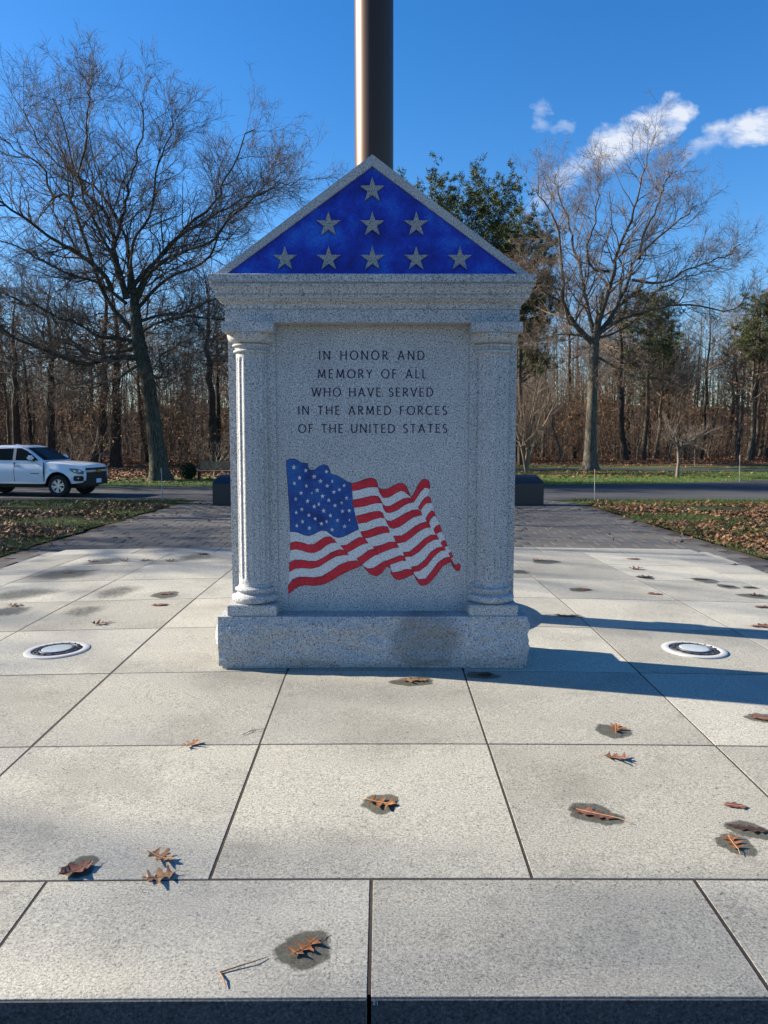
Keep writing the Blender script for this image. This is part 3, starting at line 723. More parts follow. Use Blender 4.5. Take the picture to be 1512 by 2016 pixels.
# the carved flag; outlines in units of an enlarged tracing (1512 wide)
def fl(p): return (-0.709 - MX + p[0] * (1.365 / 1512), 1.487 + FZ - p[1] * (1.123 / 1233))
CANTON = [(92, 107), (125, 93), (155, 92), (180, 105), (205, 122), (255, 126), (262, 165), (275, 178), (315, 178), (345, 150), (380, 137), (410, 145), (424, 170), (435, 208), (480, 222), (520, 240), (560, 268), (596, 278), (600, 350), (606, 430), (622, 520), (640, 590), (652, 637), (620, 650), (580, 672), (530, 695), (490, 702), (460, 692), (430, 672), (400, 650), (365, 645), (335, 655), (300, 675), (262, 688), (220, 680), (180, 662), (145, 655), (117, 657), (118, 600), (113, 480), (105, 330), (97, 200)]
STRIPES = [
 [(600, 283), (660, 268), (710, 247), (750, 240), (785, 250), (800, 285), (806, 312), (770, 305), (720, 310), (650, 330), (600, 337)],
 [(806, 312), (822, 324), (845, 330), (880, 325), (930, 298), (965, 282), (1000, 283), (1025, 305), (1045, 350), (1065, 390), (1040, 365), (1015, 340), (985, 335), (950, 350), (900, 382), (870, 390), (845, 388), (830, 370), (816, 344)],
 [(1067, 392), (1095, 345), (1125, 285), (1150, 255), (1175, 248), (1200, 262), (1210, 300), (1208, 325), (1195, 315), (1170, 312), (1140, 340), (1110, 385), (1085, 428), (1073, 412)],
 [(606, 410), (660, 402), (720, 388), (770, 378), (805, 382), (820, 400), (838, 433), (800, 430), (750, 440), (690, 458), (612, 468)],
 [(840, 440), (862, 460), (900, 458), (950, 430), (1000, 402), (1040, 393), (1064, 397), (1083, 427), (1050, 430), (1010, 448), (950, 490), (900, 507), (868, 505), (852, 480)],
 [(1120, 468), (1145, 430), (1170, 395), (1195, 382), (1215, 395), (1221, 430), (1205, 430), (1180, 435), (1155, 460), (1140, 490)],
 [(635, 535), (700, 520), (770, 502), (815, 498), (840, 512), (855, 551), (820, 545), (770, 558), (720, 580), (650, 592)],
 [(858, 552), (875, 572), (910, 575), (960, 550), (1020, 515), (1075, 490), (1120, 485), (1140, 500), (1148, 527), (1120, 530), (1075, 545), (1020, 585), (970, 618), (925, 632), (900, 625), (884, 600)],
 [(1180, 555), (1200, 520), (1225, 493), (1245, 500), (1253, 535), (1235, 535), (1215, 560), (1203, 590), (1190, 575)],
 [(668, 658), (720, 650), (790, 625), (840, 615), (880, 620), (897, 662), (850, 665), (800, 680), (740, 700), (690, 708)],
 [(926, 692), (990, 690), (1040, 660), (1090, 620), (1140, 592), (1185, 582), (1205, 592), (1217, 622), (1180, 625), (1130, 650), (1080, 690), (1020, 735), (952, 748)],
 [(1243, 640), (1265, 612), (1290, 603), (1305, 655), (1285, 660), (1270, 668), (1258, 675)],
 [(118, 745), (160, 735), (200, 742), (255, 760), (300, 758), (350, 725), (390, 700), (430, 697), (460, 720), (478, 743), (440, 742), (400, 760), (350, 800), (300, 820), (255, 818), (200, 800), (160, 792), (115, 800)],
 [(510, 765), (560, 762), (610, 728), (660, 702), (695, 705), (728, 745), (690, 750), (640, 775), (600, 800), (560, 818), (540, 798)],
 [(765, 775), (830, 765), (890, 740), (945, 738), (966, 780), (920, 785), (860, 808), (808, 828)],
 [(1003, 820), (1055, 815), (1110, 770), (1170, 715), (1220, 685), (1265, 682), (1280, 715), (1240, 720), (1190, 750), (1130, 810), (1070, 850), (1018, 853)],
 [(1300, 745), (1318, 728), (1335, 728), (1348, 770), (1320, 778)],
 [(108, 900), (150, 880), (200, 880), (260, 890), (320, 890), (380, 860), (440, 820), (500, 798), (545, 805), (572, 838), (530, 838), (470, 850), (400, 890), (340, 930), (280, 945), (200, 940), (150, 945), (105, 972)],
 [(636, 868), (680, 845), (730, 805), (775, 792), (810, 835), (780, 840), (740, 865), (700, 895), (680, 912)],
 [(875, 885), (930, 865), (980, 845), (1010, 850), (1025, 885), (990, 882), (940, 900), (897, 916)],
 [(1068, 935), (1120, 925), (1175, 880), (1220, 820), (1270, 785), (1325, 774), (1335, 800), (1295, 808), (1245, 850), (1190, 920), (1130, 965), (1085, 972)],
 [(1362, 830), (1378, 818), (1395, 855), (1380, 862)],
 [(97, 1080), (130, 1035), (180, 1015), (230, 1015), (290, 1020), (360, 1010), (430, 970), (500, 920), (570, 893), (640, 885), (684, 922), (640, 935), (580, 960), (500, 1000), (430, 1045), (370, 1070), (300, 1082), (230, 1075), (180, 1085), (140, 1110), (97, 1148)],
 [(690, 926), (722, 950), (770, 945), (830, 905), (865, 885), (890, 897), (903, 940), (870, 930), (830, 985), (790, 1005), (755, 995), (720, 965)],
 [(906, 950), (914, 978), (960, 980), (1020, 955), (1075, 955), (1088, 992), (1060, 1000), (1020, 1020), (970, 1035), (935, 1025), (908, 985)],
 [(1090, 996), (1125, 1035), (1180, 1030), (1230, 970), (1280, 900), (1330, 865), (1374, 856), (1380, 893), (1350, 905), (1310, 930), (1260, 1000), (1210, 1060), (1170, 1080), (1140, 1078), (1110, 1040)],
 [(1377, 866), (1400, 912), (1422, 924), (1440, 905), (1455, 925), (1450, 955), (1435, 968), (1415, 955), (1392, 922), (1382, 896)]]
WHITE = [(117, 657), (145, 655), (180, 662), (220, 680), (262, 688), (335, 655), (365, 645), (400, 650), (460, 692), (530, 695), (652, 637), (622, 520), (606, 430), (600, 337), (720, 310), (806, 312), (845, 388), (900, 382), (985, 335), (1065, 390), (1085, 428), (1140, 340), (1170, 312), (1208, 325), (1195, 382), (1225, 430), (1245, 490), (1253, 535), (1295, 605), (1305, 655), (1335, 728), (1348, 770), (1380, 818), (1395, 855), (1374, 866), (1325, 870), (1280, 900), (1230, 970), (1180, 1030), (1125, 1035), (1088, 985), (1075, 955), (1020, 955), (914, 978), (890, 897), (865, 885), (830, 905), (770, 945), (720, 950), (680, 915), (640, 885), (570, 893), (430, 970), (360, 1010), (290, 1020), (180, 1015), (130, 1035), (97, 1080), (105, 972), (115, 800)]
def grow_poly(pts, d):
    n = len(pts); A = sum(pts[i][0] * pts[(i + 1) % n][1] - pts[(i + 1) % n][0] * pts[i][1] for i in range(n)); sg = 1 if A > 0 else -1
    outp = []
    for i in range(n):
        p0, p1, p2 = Vector(pts[i - 1]), Vector(pts[i]), Vector(pts[(i + 1) % n])
        e1 = (p1 - p0); e2 = (p2 - p1)
        if e1.length < 1e-6 or e2.length < 1e-6: outp.append(tuple(p1)); continue
        e1.normalize(); e2.normalize(); nv = Vector((e1.y + e2.y, -(e1.x + e2.x)))
        if nv.length < 0.2: nv = Vector((e1.y, -e1.x))
        nv.normalize(); outp.append((p1.x + nv.x * d * sg, p1.y + nv.y * d * sg))
    return outp
flag = prism_xz('carved_flag', [fl(p) for p in WHITE], FACE - 0.0012, FACE + 0.001, M['granite_pale'], body)
def painted_piece(name, pts, m, y, parent, outl=True):
    o = prism_xz(name, [fl(p) for p in pts], y, FACE + 0.001, m, parent, M['outline'])
    return o
allpieces = [CANTON] + STRIPES
for k, pts in enumerate(allpieces):
    prism_xz('carved_outline', [fl(p) for p in grow_poly(pts, 3.6)], FACE - 0.0019 - 0.00002 * k, FACE + 0.001, M['outline'], body)
for k, pts in enumerate(STRIPES): painted_piece('red_stripe', pts, M['red'], FACE - 0.0031 - 0.00001 * k, body)
canton = painted_piece('canton', CANTON, M['canton'], FACE - 0.0036, body)
for (sx, sy, r, rt, sq) in [(150, 155, 22, .1, .9), (243, 180, 20, .0, .75), (194, 237, 20, .1, .8), (308, 228, 22, -.1, .95), (404, 190, 18, .2, .9), (357, 264, 20, 0, .9), (448, 264, 18, .2, .6), (541, 298, 17, .1, .9), (153, 280, 17, .1, .9), (247, 300, 18, 0, .85), (409, 300, 18, 0, .95), (330, 334, 20, 0, .95), (204, 355, 19, 0, .85), (461, 348, 18, 0, .9), (503, 328, 17, .1, .9), (289, 355, 15, .3, .4), (371, 380, 20, 0, .95), (560, 395, 18, 0, .9), (162, 402, 17, 0, .85), (255, 418, 19, 0, .9), (420, 411, 18, 0, .95), (342, 442, 20, .3, .6), (520, 432, 17, .2, .8), (306, 460, 20, .1, .9), (469, 452, 17, 0, .95), (209, 482, 18, 0, .85), (380, 493, 20, 0, .95), (527, 497, 19, 0, 1.0), (580, 492, 17, 0, .95), (165, 507, 17, 0, .85), (264, 528, 18, 0, .9), (432, 530, 18, 0, .95), (313, 555, 17, .1, .9), (488, 568, 18, 0, .95), (581, 565, 15, .4, .45), (213, 577, 18, 0, .85), (361, 594, 19, 0, .95), (402, 578, 18, .2, .7), (168, 610, 17, 0, .9), (543, 615, 19, 0, .95), (267, 628, 18, 0, .9), (444, 641, 18, 0, .95)]:
    pts = star_pts(0, 0, r, rt, 0.42); c0 = fl((sx, sy)); k = 1.365 / 1512
    o = prism_xz('star', [(c0[0] + px * k * sq, c0[1] + pz * k) for px, pz in pts], FACE - 0.0046, FACE - 0.0037, M['granite_pale'], canton)

# ------------------------------------------------------------------ flagpole
fp = empty('flagpole', (-0.02, 4.27, zz(0, 4.27)))
tag(fp, 'thick dark bronze flagpole rising behind the granite monument', 'flagpole')
V, F = lathe([(0.172, 0.0), (0.171, 1.5), (0.168, 6.0), (0.160, 9.0), (0.115, 17.5), (0.09, 19.0), (0.0, 19.0)], 48); smooth_by_angle(mesh_obj('pole', V, F, M['pole'], fp), 40)
V, F = lathe([(0.92, -0.04), (0.92, 0.285), (0.905, 0.30), (0.165, 0.302)], 64); smooth_by_angle(mesh_obj('drum_pedestal', V, F, M['granite'], fp), 35)
V, F = lathe([(0.36, 0.302), (0.355, 0.325), (0.30, 0.35), (0.24, 0.40), (0.205, 0.43), (0.165, 0.435)], 48); smooth_by_angle(mesh_obj('flash_collar', V, F, M['collar'], fp), 35)
V, F = lathe([(0.0, 19.52)] + [(0.26 * math.sin(math.pi * k / 12), 19.26 + 0.26 * math.cos(math.pi * k / 12)) for k in range(1, 12)] + [(0, 19.0)], 24); smooth_by_angle(mesh_obj('finial_ball', V, F, M['gold'], fp), 40)
box_obj('cleat', (-0.012, 0.012, 0.165, 0.21, 1.25, 1.45), M['collar'], fp, 0.004)

# ------------------------------------------------------------------ in-ground lights
def ground_light(x, y, label):
    t = empty('inground_light', (x, y, zz(x, y)))
    sx = -0.02504 * x / math.sqrt(x * x + (y - 4.27) ** 2 + 1); t.rotation_euler = (0, -math.atan(sx), 0)
    tag(t, label, 'ground light', 'lights set into the plaza beside the monument')
    V, F = lathe([(0.238, -0.01), (0.238, 0.006), (0.234, 0.009), (0.192, 0.011), (0.187, 0.009), (0.187, -0.01)], 56); smooth_by_angle(mesh_obj('trim_ring', V, F, M['trim_ring'], t), 35)
    V, F = lathe([(0.186, 0.002), (0.182, 0.004), (0.172, 0.004), (0.170, 0.010), (0.150, 0.016), (0.143, 0.017), (0.140, 0.012), (0.132, 0.012), (0.128, 0.019), (0.120, 0.020), (0.117, 0.008)], 56); smooth_by_angle(mesh_obj('bezel', V, F, M['bezel'], t), 30)
    for k in range(18):
        a = 2 * math.pi * k / 18
        bm = bmesh.new(); add_box(bm, 0.150, 0.171, -0.0025, 0.0025, 0.008, 0.0185)
        o = bm_obj('rib', bm, M['bezel'], t); o.rotation_euler = (0, 0, a)
    V, F = lathe([(0.118, 0.009), (0.116, 0.016), (0.10, 0.019), (0.05, 0.021), (0.0, 0.0215)], 48); mesh_obj('lens', V, F, M['lens'], t, True)
ground_light(-2.447, 3.035, 'round in-ground light with frosted lens left of the monument')
ground_light(2.45, 3.025, 'round in-ground light with frosted lens right of the monument, between two shadows')

# ------------------------------------------------------------------ low dark wall behind the monument
w = empty('granite_wall', (-0.035, 20.55, -0.445)); tag(w, 'long low dark polished granite wall with bevelled top behind the monument', 'wall')
WL, WH, WD = 4.97, 0.92, 0.9
nseg = 4
for k in range(nseg):
    x0 = -WL + 2 * WL * k / nseg + (0.004 if k else 0); x1 = -WL + 2 * WL * (k + 1) / nseg - (0.004 if k < nseg - 1 else 0)
    # section: upright face, sloped and rounded shoulder, flat top
    sec = [(-0.28, 0), (-0.28, WH - 0.26), (-0.24, WH - 0.18), (-0.16, WH - 0.07), (-0.06, WH - 0.012), (0.03, WH), (0.17, WH), (0.22, WH - 0.03), (0.24, WH - 0.1), (0.24, 0)]
    xsn = [x0, x1]
    V, F = [], []
    def endx(x, z, s):  # outer ends lean in at the shoulder
        t = max(0.0, (z - (WH - 0.26)) / 0.26)
        return x - s * 0.20 * t ** 1.6
    for xi, x in enumerate(xsn):
        for (y, z) in sec:
            xx = x
            if k == 0 and xi == 0: xx = endx(x, z, -1)
            if k == nseg - 1 and xi == 1: xx = endx(x, z, 1)
            V.append((xx, y, z))
    n = len(sec)
    for i in range(n): F.append((i, n + i, n + (i + 1) % n, (i + 1) % n))
    F.append(tuple(range(n))); F.append(tuple(range(n, 2 * n))[::-1])
    o = mesh_obj('granite_block', V, F, M['dark_granite'], w)
    bm = bmesh.new(); bm.from_mesh(o.data); bmesh.ops.recalc_face_normals(bm, faces=bm.faces); bm.to_mesh(o.data); bm.free()

# ------------------------------------------------------------------ stakes, bench, evergreen bush
def stake(x, y, z, h, label, red):
    t = empty('marker_stake', (x, y, z)); t.rotation_euler = (0, R(-1.2), 0)
    tag(t, label, 'stake', 'thin marker stakes along the roads')
    V, F = lathe([(0.014, 0), (0.013, h * 0.86)], 8); mesh_obj('rod', V, F, M['stake'], t, True)
    V, F = lathe([(0.0145, h * 0.86), (0.0145, h), (0, h + 0.004)], 8); mesh_obj('tip', V, F, M['stake_red'] if red else M['stake'], t, True)
stake(6.98, 22.1, -0.44, 1.02, 'thin pale stake with reddish tip at the right lawn corner', True)
stake(-7.05, 22.2, -0.44, 1.06, 'thin dark stake by the road in front of the left oak', False)
stake(16.9, 33.3, -0.446, 1.25, 'thin stake at the far road edge, right of the small tree', False)
stake(22.6, 52.5, -0.444, 1.3, 'thin stake beyond the second lane at the right edge', False)

bn = empty('wooden_bench', (-8.35, 36.0, -0.455), R(3)); tag(bn, 'weathered wooden slat bench beside the left end of the dark wall', 'bench')
for k in range(4): box_obj('back_slat', (-0.72, 1.15, 0.20 + 0.012 * k, 0.235 + 0.012 * k, 0.52 + 0.095 * k, 0.60 + 0.095 * k), M['wood'], bn, 0.006)
for k in range(4): box_obj('seat_slat', (-1.05, 1.15, -0.30 + 0.12 * k, -0.19 + 0.12 * k, 0.40, 0.44), M['wood'], bn, 0.006)
for x in (-0.78, 0.95):
    bm = bmesh.new(); add_box(bm, x, x + 0.09, -0.22, 0.16, 0.0, 0.40, 0.008); bm_obj('leg', bm, M['iron'], bn)
    bm = bmesh.new(); add_box(bm, x + 0.08, x + 0.13, 0.237, 0.30, 0.36, 0.90, 0.006); bm_obj('back_post', bm, M['iron'], bn)

# ------------------------------------------------------------------ trees
def tubes(P, Rr, sides, rng):
    """P (N,K,3), Rr (N,K) -> verts, quad faces"""
    N, K, _ = P.shape
    T = np.gradient(P, axis=1); T /= np.linalg.norm(T, axis=2, keepdims=True) + 1e-9
    ref = rng.normal(size=(N, 1, 3)); ref /= np.linalg.norm(ref, axis=2, keepdims=True)
    Uu = np.cross(T, np.broadcast_to(ref, T.shape)); Uu /= np.linalg.norm(Uu, axis=2, keepdims=True) + 1e-9
    Vv = np.cross(T, Uu)
    a = np.arange(sides) * 2 * np.pi / sides
    ring = Uu[:, :, None, :] * np.cos(a)[None, None, :, None] + Vv[:, :, None, :] * np.sin(a)[None, None, :, None]
    W = P[:, :, None, :] + ring * Rr[:, :, None, None]
    idx = np.arange(N * K * sides).reshape(N, K, sides)
    A = idx[:, :-1, :]; Bq = idx[:, 1:, :]
    F = np.stack([A, np.roll(A, -1, 2), np.roll(Bq, -1, 2), Bq], -1).reshape(-1, 4)
    return W.reshape(-1, 3), F
def children(P, Rr, n, t0, t1, ang, lenf, segs, up, wig, rfac, rmin, rng, taper=0.35, lmin=0.0, tb=1.0):
    N, K, _ = P.shape
    L = np.linalg.norm(np.diff(P, axis=1), axis=2).sum(1)
    P0 = np.repeat(P, n, 0); R0 = np.repeat(Rr, n, 0); L0 = np.repeat(L, n)
    M_ = N * n
    t = t0 + (t1 - t0) * rng.random(M_) ** tb; f = t * (K - 1); i = np.minimum(f.astype(int), K - 2); w_ = (f - i)[:, None]
    r = np.arange(M_)
    base = P0[r, i] * (1 - w_) + P0[r, i + 1] * w_
    tang = P0[r, i + 1] - P0[r, i]; tang /= np.linalg.norm(tang, axis=1, keepdims=True) + 1e-9
    rad = (R0[r, i] * (1 - w_[:, 0]) + R0[r, i + 1] * w_[:, 0])
    rnd = rng.normal(size=(M_, 3)); perp = rnd - (rnd * tang).sum(1, keepdims=True) * tang; perp /= np.linalg.norm(perp, axis=1, keepdims=True) + 1e-9
    an = np.radians(rng.normal(ang, ang * 0.22, M_))[:, None]
    d = tang * np.cos(an) + perp * np.sin(an)
    ln = np.maximum(L0 * lenf * (1.15 - 0.6 * t) * rng.uniform(0.6, 1.25, M_), lmin)
    pts = [base]; st = (ln / segs)[:, None]
    for k in range(segs):
        d = d + rng.normal(size=(M_, 3)) * wig; d[:, 2] += up
        d /= np.linalg.norm(d, axis=1, keepdims=True) + 1e-9
        pts.append(pts[-1] + d * st)
    Pn = np.stack(pts, 1)
    r0 = np.maximum(rad * rfac * rng.uniform(0.8, 1.1, M_), rmin)
    Rn = r0[:, None] * np.linspace(1, taper, segs + 1)[None, :]
    return Pn, np.maximum(Rn, rmin * 0.5)
def smooth_line(pts, rads, k):
    """Catmull-Rom resample to k points"""
    pts = np.array(pts, float); n = len(pts)
    ext = np.vstack([2 * pts[0] - pts[1], pts, 2 * pts[-1] - pts[-2]])
    ts = np.linspace(0, n - 1, k); outp = []
    for t in ts:
        i = min(int(t), n - 2); u = t - i; p0, p1, p2, p3 = ext[i], ext[i + 1], ext[i + 2], ext[i + 3]
        outp.append(0.5 * (2 * p1 + (p2 - p0) * u + (2 * p0 - 5 * p1 + 4 * p2 - p3) * u * u + (3 * p1 - p0 - 3 * p2 + p3) * u ** 3))
    return np.array(outp), np.interp(ts, np.arange(n), rads)
def join_vf(parts):
    Vs, Fs, off = [], [], 0
    for V_, F_ in parts: Vs.append(V_); Fs.append(F_ + off); off += len(V_)
    return np.concatenate(Vs), np.concatenate(Fs)

def leaf_quads(P, size, rng, flat=0.0):
    N = len(P); a = rng.normal(size=(N, 3)); a[:, 2] *= (1 - flat); a /= np.linalg.norm(a, axis=1, keepdims=True) + 1e-9
    b = rng.normal(size=(N, 3)); b[:, 2] *= (1 - flat); b -= (a * b).sum(1, keepdims=True) * a; b /= np.linalg.norm(b, axis=1, keepdims=True) + 1e-9
    s = size * rng.uniform(0.6, 1.3, (N, 1)); c = np.cross(a, b) * s * rng.uniform(-0.25, 0.35, (N, 1))
    V_ = np.stack([P - a * s, P - b * s * 0.45 + c, P + a * s, P + b * s * 0.45 + c], 1).reshape(-1, 3)
    return V_, np.arange(N * 4).reshape(N, 4)

# ---- the two big bare trees: main limbs placed by hand (metres: x across, y depth, z up, from the trunk's foot)
def hero(name, loc, label, trunk, limbs, mt, mtw, seed, dens, tw, lf_):
    rng = np.random.default_rng(seed)
    t = empty(name, loc); tag(t, label, 'tree')
    K = 22
    tp, tr = smooth_line([(p[0], p[1], p[2]) for p in trunk], [p[3] for p in trunk], K)
    s = 18; W, F = tubes(tp[None], tr[None], s, rng)
    # buttress and unevenness
    Wv = W.reshape(K, s, 3); ctr = tp[:, None, :]
    a = np.arange(s) * 2 * np.pi / s
    fl_ = 1 + 0.16 * np.exp(-(tp[:, 2] / 0.55))[:, None] * (1 + np.cos(5 * a + 1.0))[None, :] + rng.normal(0, 0.012, (K, s))
    W = (ctr + (Wv - ctr) * fl_[:, :, None]).reshape(-1, 3)
    np_mesh('trunk', W, F, mt, t, True)
    K2 = 20; LP, LR = [], []
    for lm in limbs:
        p, r_ = smooth_line([(q[0], q[1], q[2]) for q in lm], [q[3] for q in lm], K2)
        w_ = rng.normal(0, 0.085, p.shape) * np.linspace(0, 1, K2)[:, None]; LP.append(p + w_); LR.append(r_ * lf_)
    LP, LR = np.array(LP), np.array(LR)
    c1 = children(LP, LR, dens[0], 0.10, 0.99, 48, 0.36, 9, 0.085, 0.16, 0.50, 0.012, rng, lmin=1.9, tb=.62)
    c1b = children(LP, LR, dens[0] // 2, 0.05, 0.6, 52, 0.26, 7, 0.015, 0.16, 0.38, 0.011, rng, lmin=1.2)
    c2 = children(*c1, dens[1], 0.10, 1.0, 44, 0.45, 4, 0.065, 0.19, 0.55, 0.008, rng, lmin=0.8)
    c2b = children(*c1b, dens[1], 0.15, 1.0, 42, 0.45, 6, 0.0, 0.17, 0.55, 0.0085, rng, lmin=0.6)
    c3 = children(*c2, dens[2], 0.1, 1.0, 38, 0.52, 2, 0.07, 0.17, 0.6, tw, rng, lmin=0.45)
    c3b = children(*c2b, dens[2], 0.1, 1.0, 38, 0.50, 2, 0.01, 0.19, 0.6, tw, rng, lmin=0.4)
    parts = [tubes(LP, LR, 8, rng)]; np_mesh('limbs', *join_vf(parts), mt, t, True)
    c4 = children(*c3, 1, 0.15, 0.8, 36, 0.75, 1, 0.03, 0.12, 0.8, tw * .8, rng, lmin=0.3)
    parts = [tubes(*c1, 5, rng), tubes(*c1b, 5, rng), tubes(*c2, 3, rng), tubes(*c2b, 3, rng), tubes(*c3, 3, rng), tubes(*c3b, 3, rng), tubes(*c4, 3, rng)]
    o = np_mesh('crown', *join_vf(parts), mtw, t, True)
    return t
# left oak: 41.2 px per metre at its distance
def px(list_, u0, v0, k, depths):
    outp = []
    for (u, v, r), d in zip(list_, depths): outp.append(((u - u0) / k + 0.0, d, (v0 - v) / k, r))
    return outp
def L_(pts, r0, r1, d1, u0, v0, k):
    n = len(pts); q = []
    for i, (u, v) in enumerate(pts):
        t = i / (n - 1); d = d1 * t
        v = v0 - (v0 - v) * (0.905 if v < 600 else 1 - 0.095 * max(0, (v0 - v)) / (v0 - 600)) 
        q.append(((u - u0) / k * (1 + d / (1514 / k)), d, (v0 - v) / k + d * (865 - v) / 1514.0, r0 + (r1 - r0) * t ** 0.7))
    return q
A = (318, 945, 40.0)
trunkL = [(0, 0, -0.15, .60), (-.02, 0, .35, .46), (-.12, 0, 1.6, .40), (-.30, 0, 3.3, .36), (-.55, 0, 5.2, .345), (-.78, 0, 6.2, .34), (-.92, .05, 7.2, .29), (-1.0, .1, 8.2, .24), (-1.05, .1, 9.0, .17), (-1.10, .1, 9.8, .09), (-1.2, .1, 10.8, .05), (-1.35, .15, 12.2, .025)]
limbsL = [
 L_([(236, 545), (223, 508), (175, 464), (144, 442), (100, 407), (57, 372), (0, 324), (-40, 290)], .20, .05, -2.0, *A),
 L_([(262, 560), (238, 473), (238, 442), (223, 386), (188, 351), (175, 324), (157, 285), (144, 224), (128, 165)], .19, .04, 1.5, *A),
 L_([(266, 560), (245, 464), (253, 429), (271, 377), (279, 333), (297, 290), (314, 224), (316, 160)], .18, .04, -1.0, *A),
 L_([(271, 540), (306, 495), (332, 464), (371, 412), (419, 364), (437, 324), (463, 262), (485, 215)], .20, .04, 2.0, *A),
 L_([(276, 575), (297, 543), (323, 499), (380, 464), (437, 447), (472, 412), (524, 365), (575, 330)], .21, .04, -2.5, *A),
 L_([(280, 640), (220, 560), (175, 430), (144, 351), (109, 351), (87, 290), (44, 263), (0, 233)], .20, .04, 3.0, *A),
 L_([(283, 690), (240, 690), (190, 703), (150, 690), (110, 670), (60, 640), (0, 605), (-50, 590)], .23, .05, -3.0, *A),
 L_([(283, 668), (232, 678), (180, 676), (140, 650), (110, 610), (70, 580), (20, 570)], .17, .04, 2.5, *A),
 L_([(281, 655), (240, 645), (205, 640), (170, 610), (120, 590), (60, 560), (0, 545)], .16, .04, -1.0, *A),
 L_([(295, 720), (318, 735), (322, 712), (310, 690), (335, 670), (380, 650), (430, 640)], .13, .03, 2.0, *A),
 L_([(283, 610), (320, 595), (370, 590), (410, 565), (460, 540), (510, 525)], .13, .03, 1.5, *A),
 L_([(262, 560), (250, 490), (215, 400), (195, 320), (215, 240), (230, 160), (235, 130)], .16, .03, -2.5, *A),
 L_([(276, 590), (330, 520), (400, 480), (430, 400), (500, 330), (540, 280)], .15, .03, 4.0, *A),
 L_([(262, 570), (210, 530), (140, 505), (80, 470), (20, 440), (-40, 420)], .15, .03, 1.0, *A),
 L_([(288, 700), (330, 760), (350, 745), (400, 715), (440, 700)], .07, .02, -2.0, *A),
 L_([(281, 640), (330, 612), (400, 598), (460, 605), (520, 590)], .12, .03, -3.0, *A),
 L_([(285, 705), (235, 735), (180, 755), (120, 750), (60, 760)], .12, .03, 1.5, *A),
 L_([(274, 560), (345, 450), (430, 390), (510, 345), (590, 320)], .15, .03, 0.5, *A),
 L_([(268, 550), (258, 440), (200, 340), (110, 280), (60, 200), (40, 160)], .15, .03, 3.5, *A),
 L_([(270, 540), (285, 450), (330, 380), (350, 300), (385, 230), (400, 190)], .15, .03, -3.0, *A)]
hero('oak_tree', (-10.75, 34.9, -0.46), 'huge spreading bare oak with mossy trunk behind the white pickup', trunkL, limbsL, M['bark_left'], M['twig_left'], 5, (24, 8, 5), .0062, .64)
Bp = (1165, 928, 30.7)
trunkR = [(0, 0, -0.15, .66), (-.02, 0, .4, .46), (-.06, 0, 1.8, .37), (-.03, 0, 4.5, .315), (.0, 0, 6.6, .30), (.04, 0, 7.8, .29), (.05, 0, 8.4, .24), (.08, 0, 9.0, .14), (.14, 0, 9.8, .07), (.05, 0, 11.0, .035)]
limbsR = [
 L_([(1165, 665), (1130, 625), (1113, 600), (1099, 570), (1097, 540), (1091, 485), (1081, 424), (1061, 370), (1035, 330)], .24, .04, -1.5, *Bp),
 L_([(1166, 645), (1155, 590), (1148, 545), (1143, 505), (1132, 458), (1120, 400), (1105, 350), (1100, 310)], .20, .04, 2.0, *Bp),
 L_([(1168, 645), (1175, 600), (1190, 546), (1196, 508), (1200, 475), (1213, 437), (1227, 390), (1237, 342), (1244, 295), (1252, 262)], .24, .03, -1.0, *Bp),
 L_([(1170, 645), (1200, 600), (1217, 563), (1234, 525), (1247, 481), (1298, 430), (1338, 397), (1370, 368)], .22, .03, 1.5, *Bp),
 L_([(1172, 640), (1200, 615), (1228, 598), (1270, 585), (1330, 575), (1400, 588), (1440, 570)], .20, .03, -2.0, *Bp),
 L_([(1168, 690), (1200, 712), (1240, 735), (1290, 740), (1340, 760)], .11, .03, -1.5, *Bp),
 L_([(1165, 650), (1110, 640), (1075, 650), (1040, 655)], .10, .03, 1.0, *Bp),
 L_([(1196, 508), (1160, 500), (1150, 460), (1165, 400), (1170, 350), (1175, 300)], .13, .03, 1.0, *Bp),
 L_([(1234, 525), (1290, 530), (1340, 500), (1390, 480), (1420, 450)], .12, .03, -2.0, *Bp),
 L_([(1247, 481), (1260, 430), (1290, 370), (1310, 320), (1330, 300)], .12, .03, 2.5, *Bp),
 L_([(1099, 570), (1060, 545), (1040, 520), (1010, 500)], .11, .03, -1.0, *Bp),
 L_([(1170, 650), (1205, 640), (1250, 610), (1300, 545), (1360, 520), (1430, 500)], .13, .03, 3.0, *Bp)]
hero('bare_tree', (13.45, 46.3, -0.45), 'tall bare tree with a forked pale trunk standing alone on the right verge', trunkR, limbsR, M['bark_right'], M['twig'], 9, (20, 8, 5), .0066, .80)

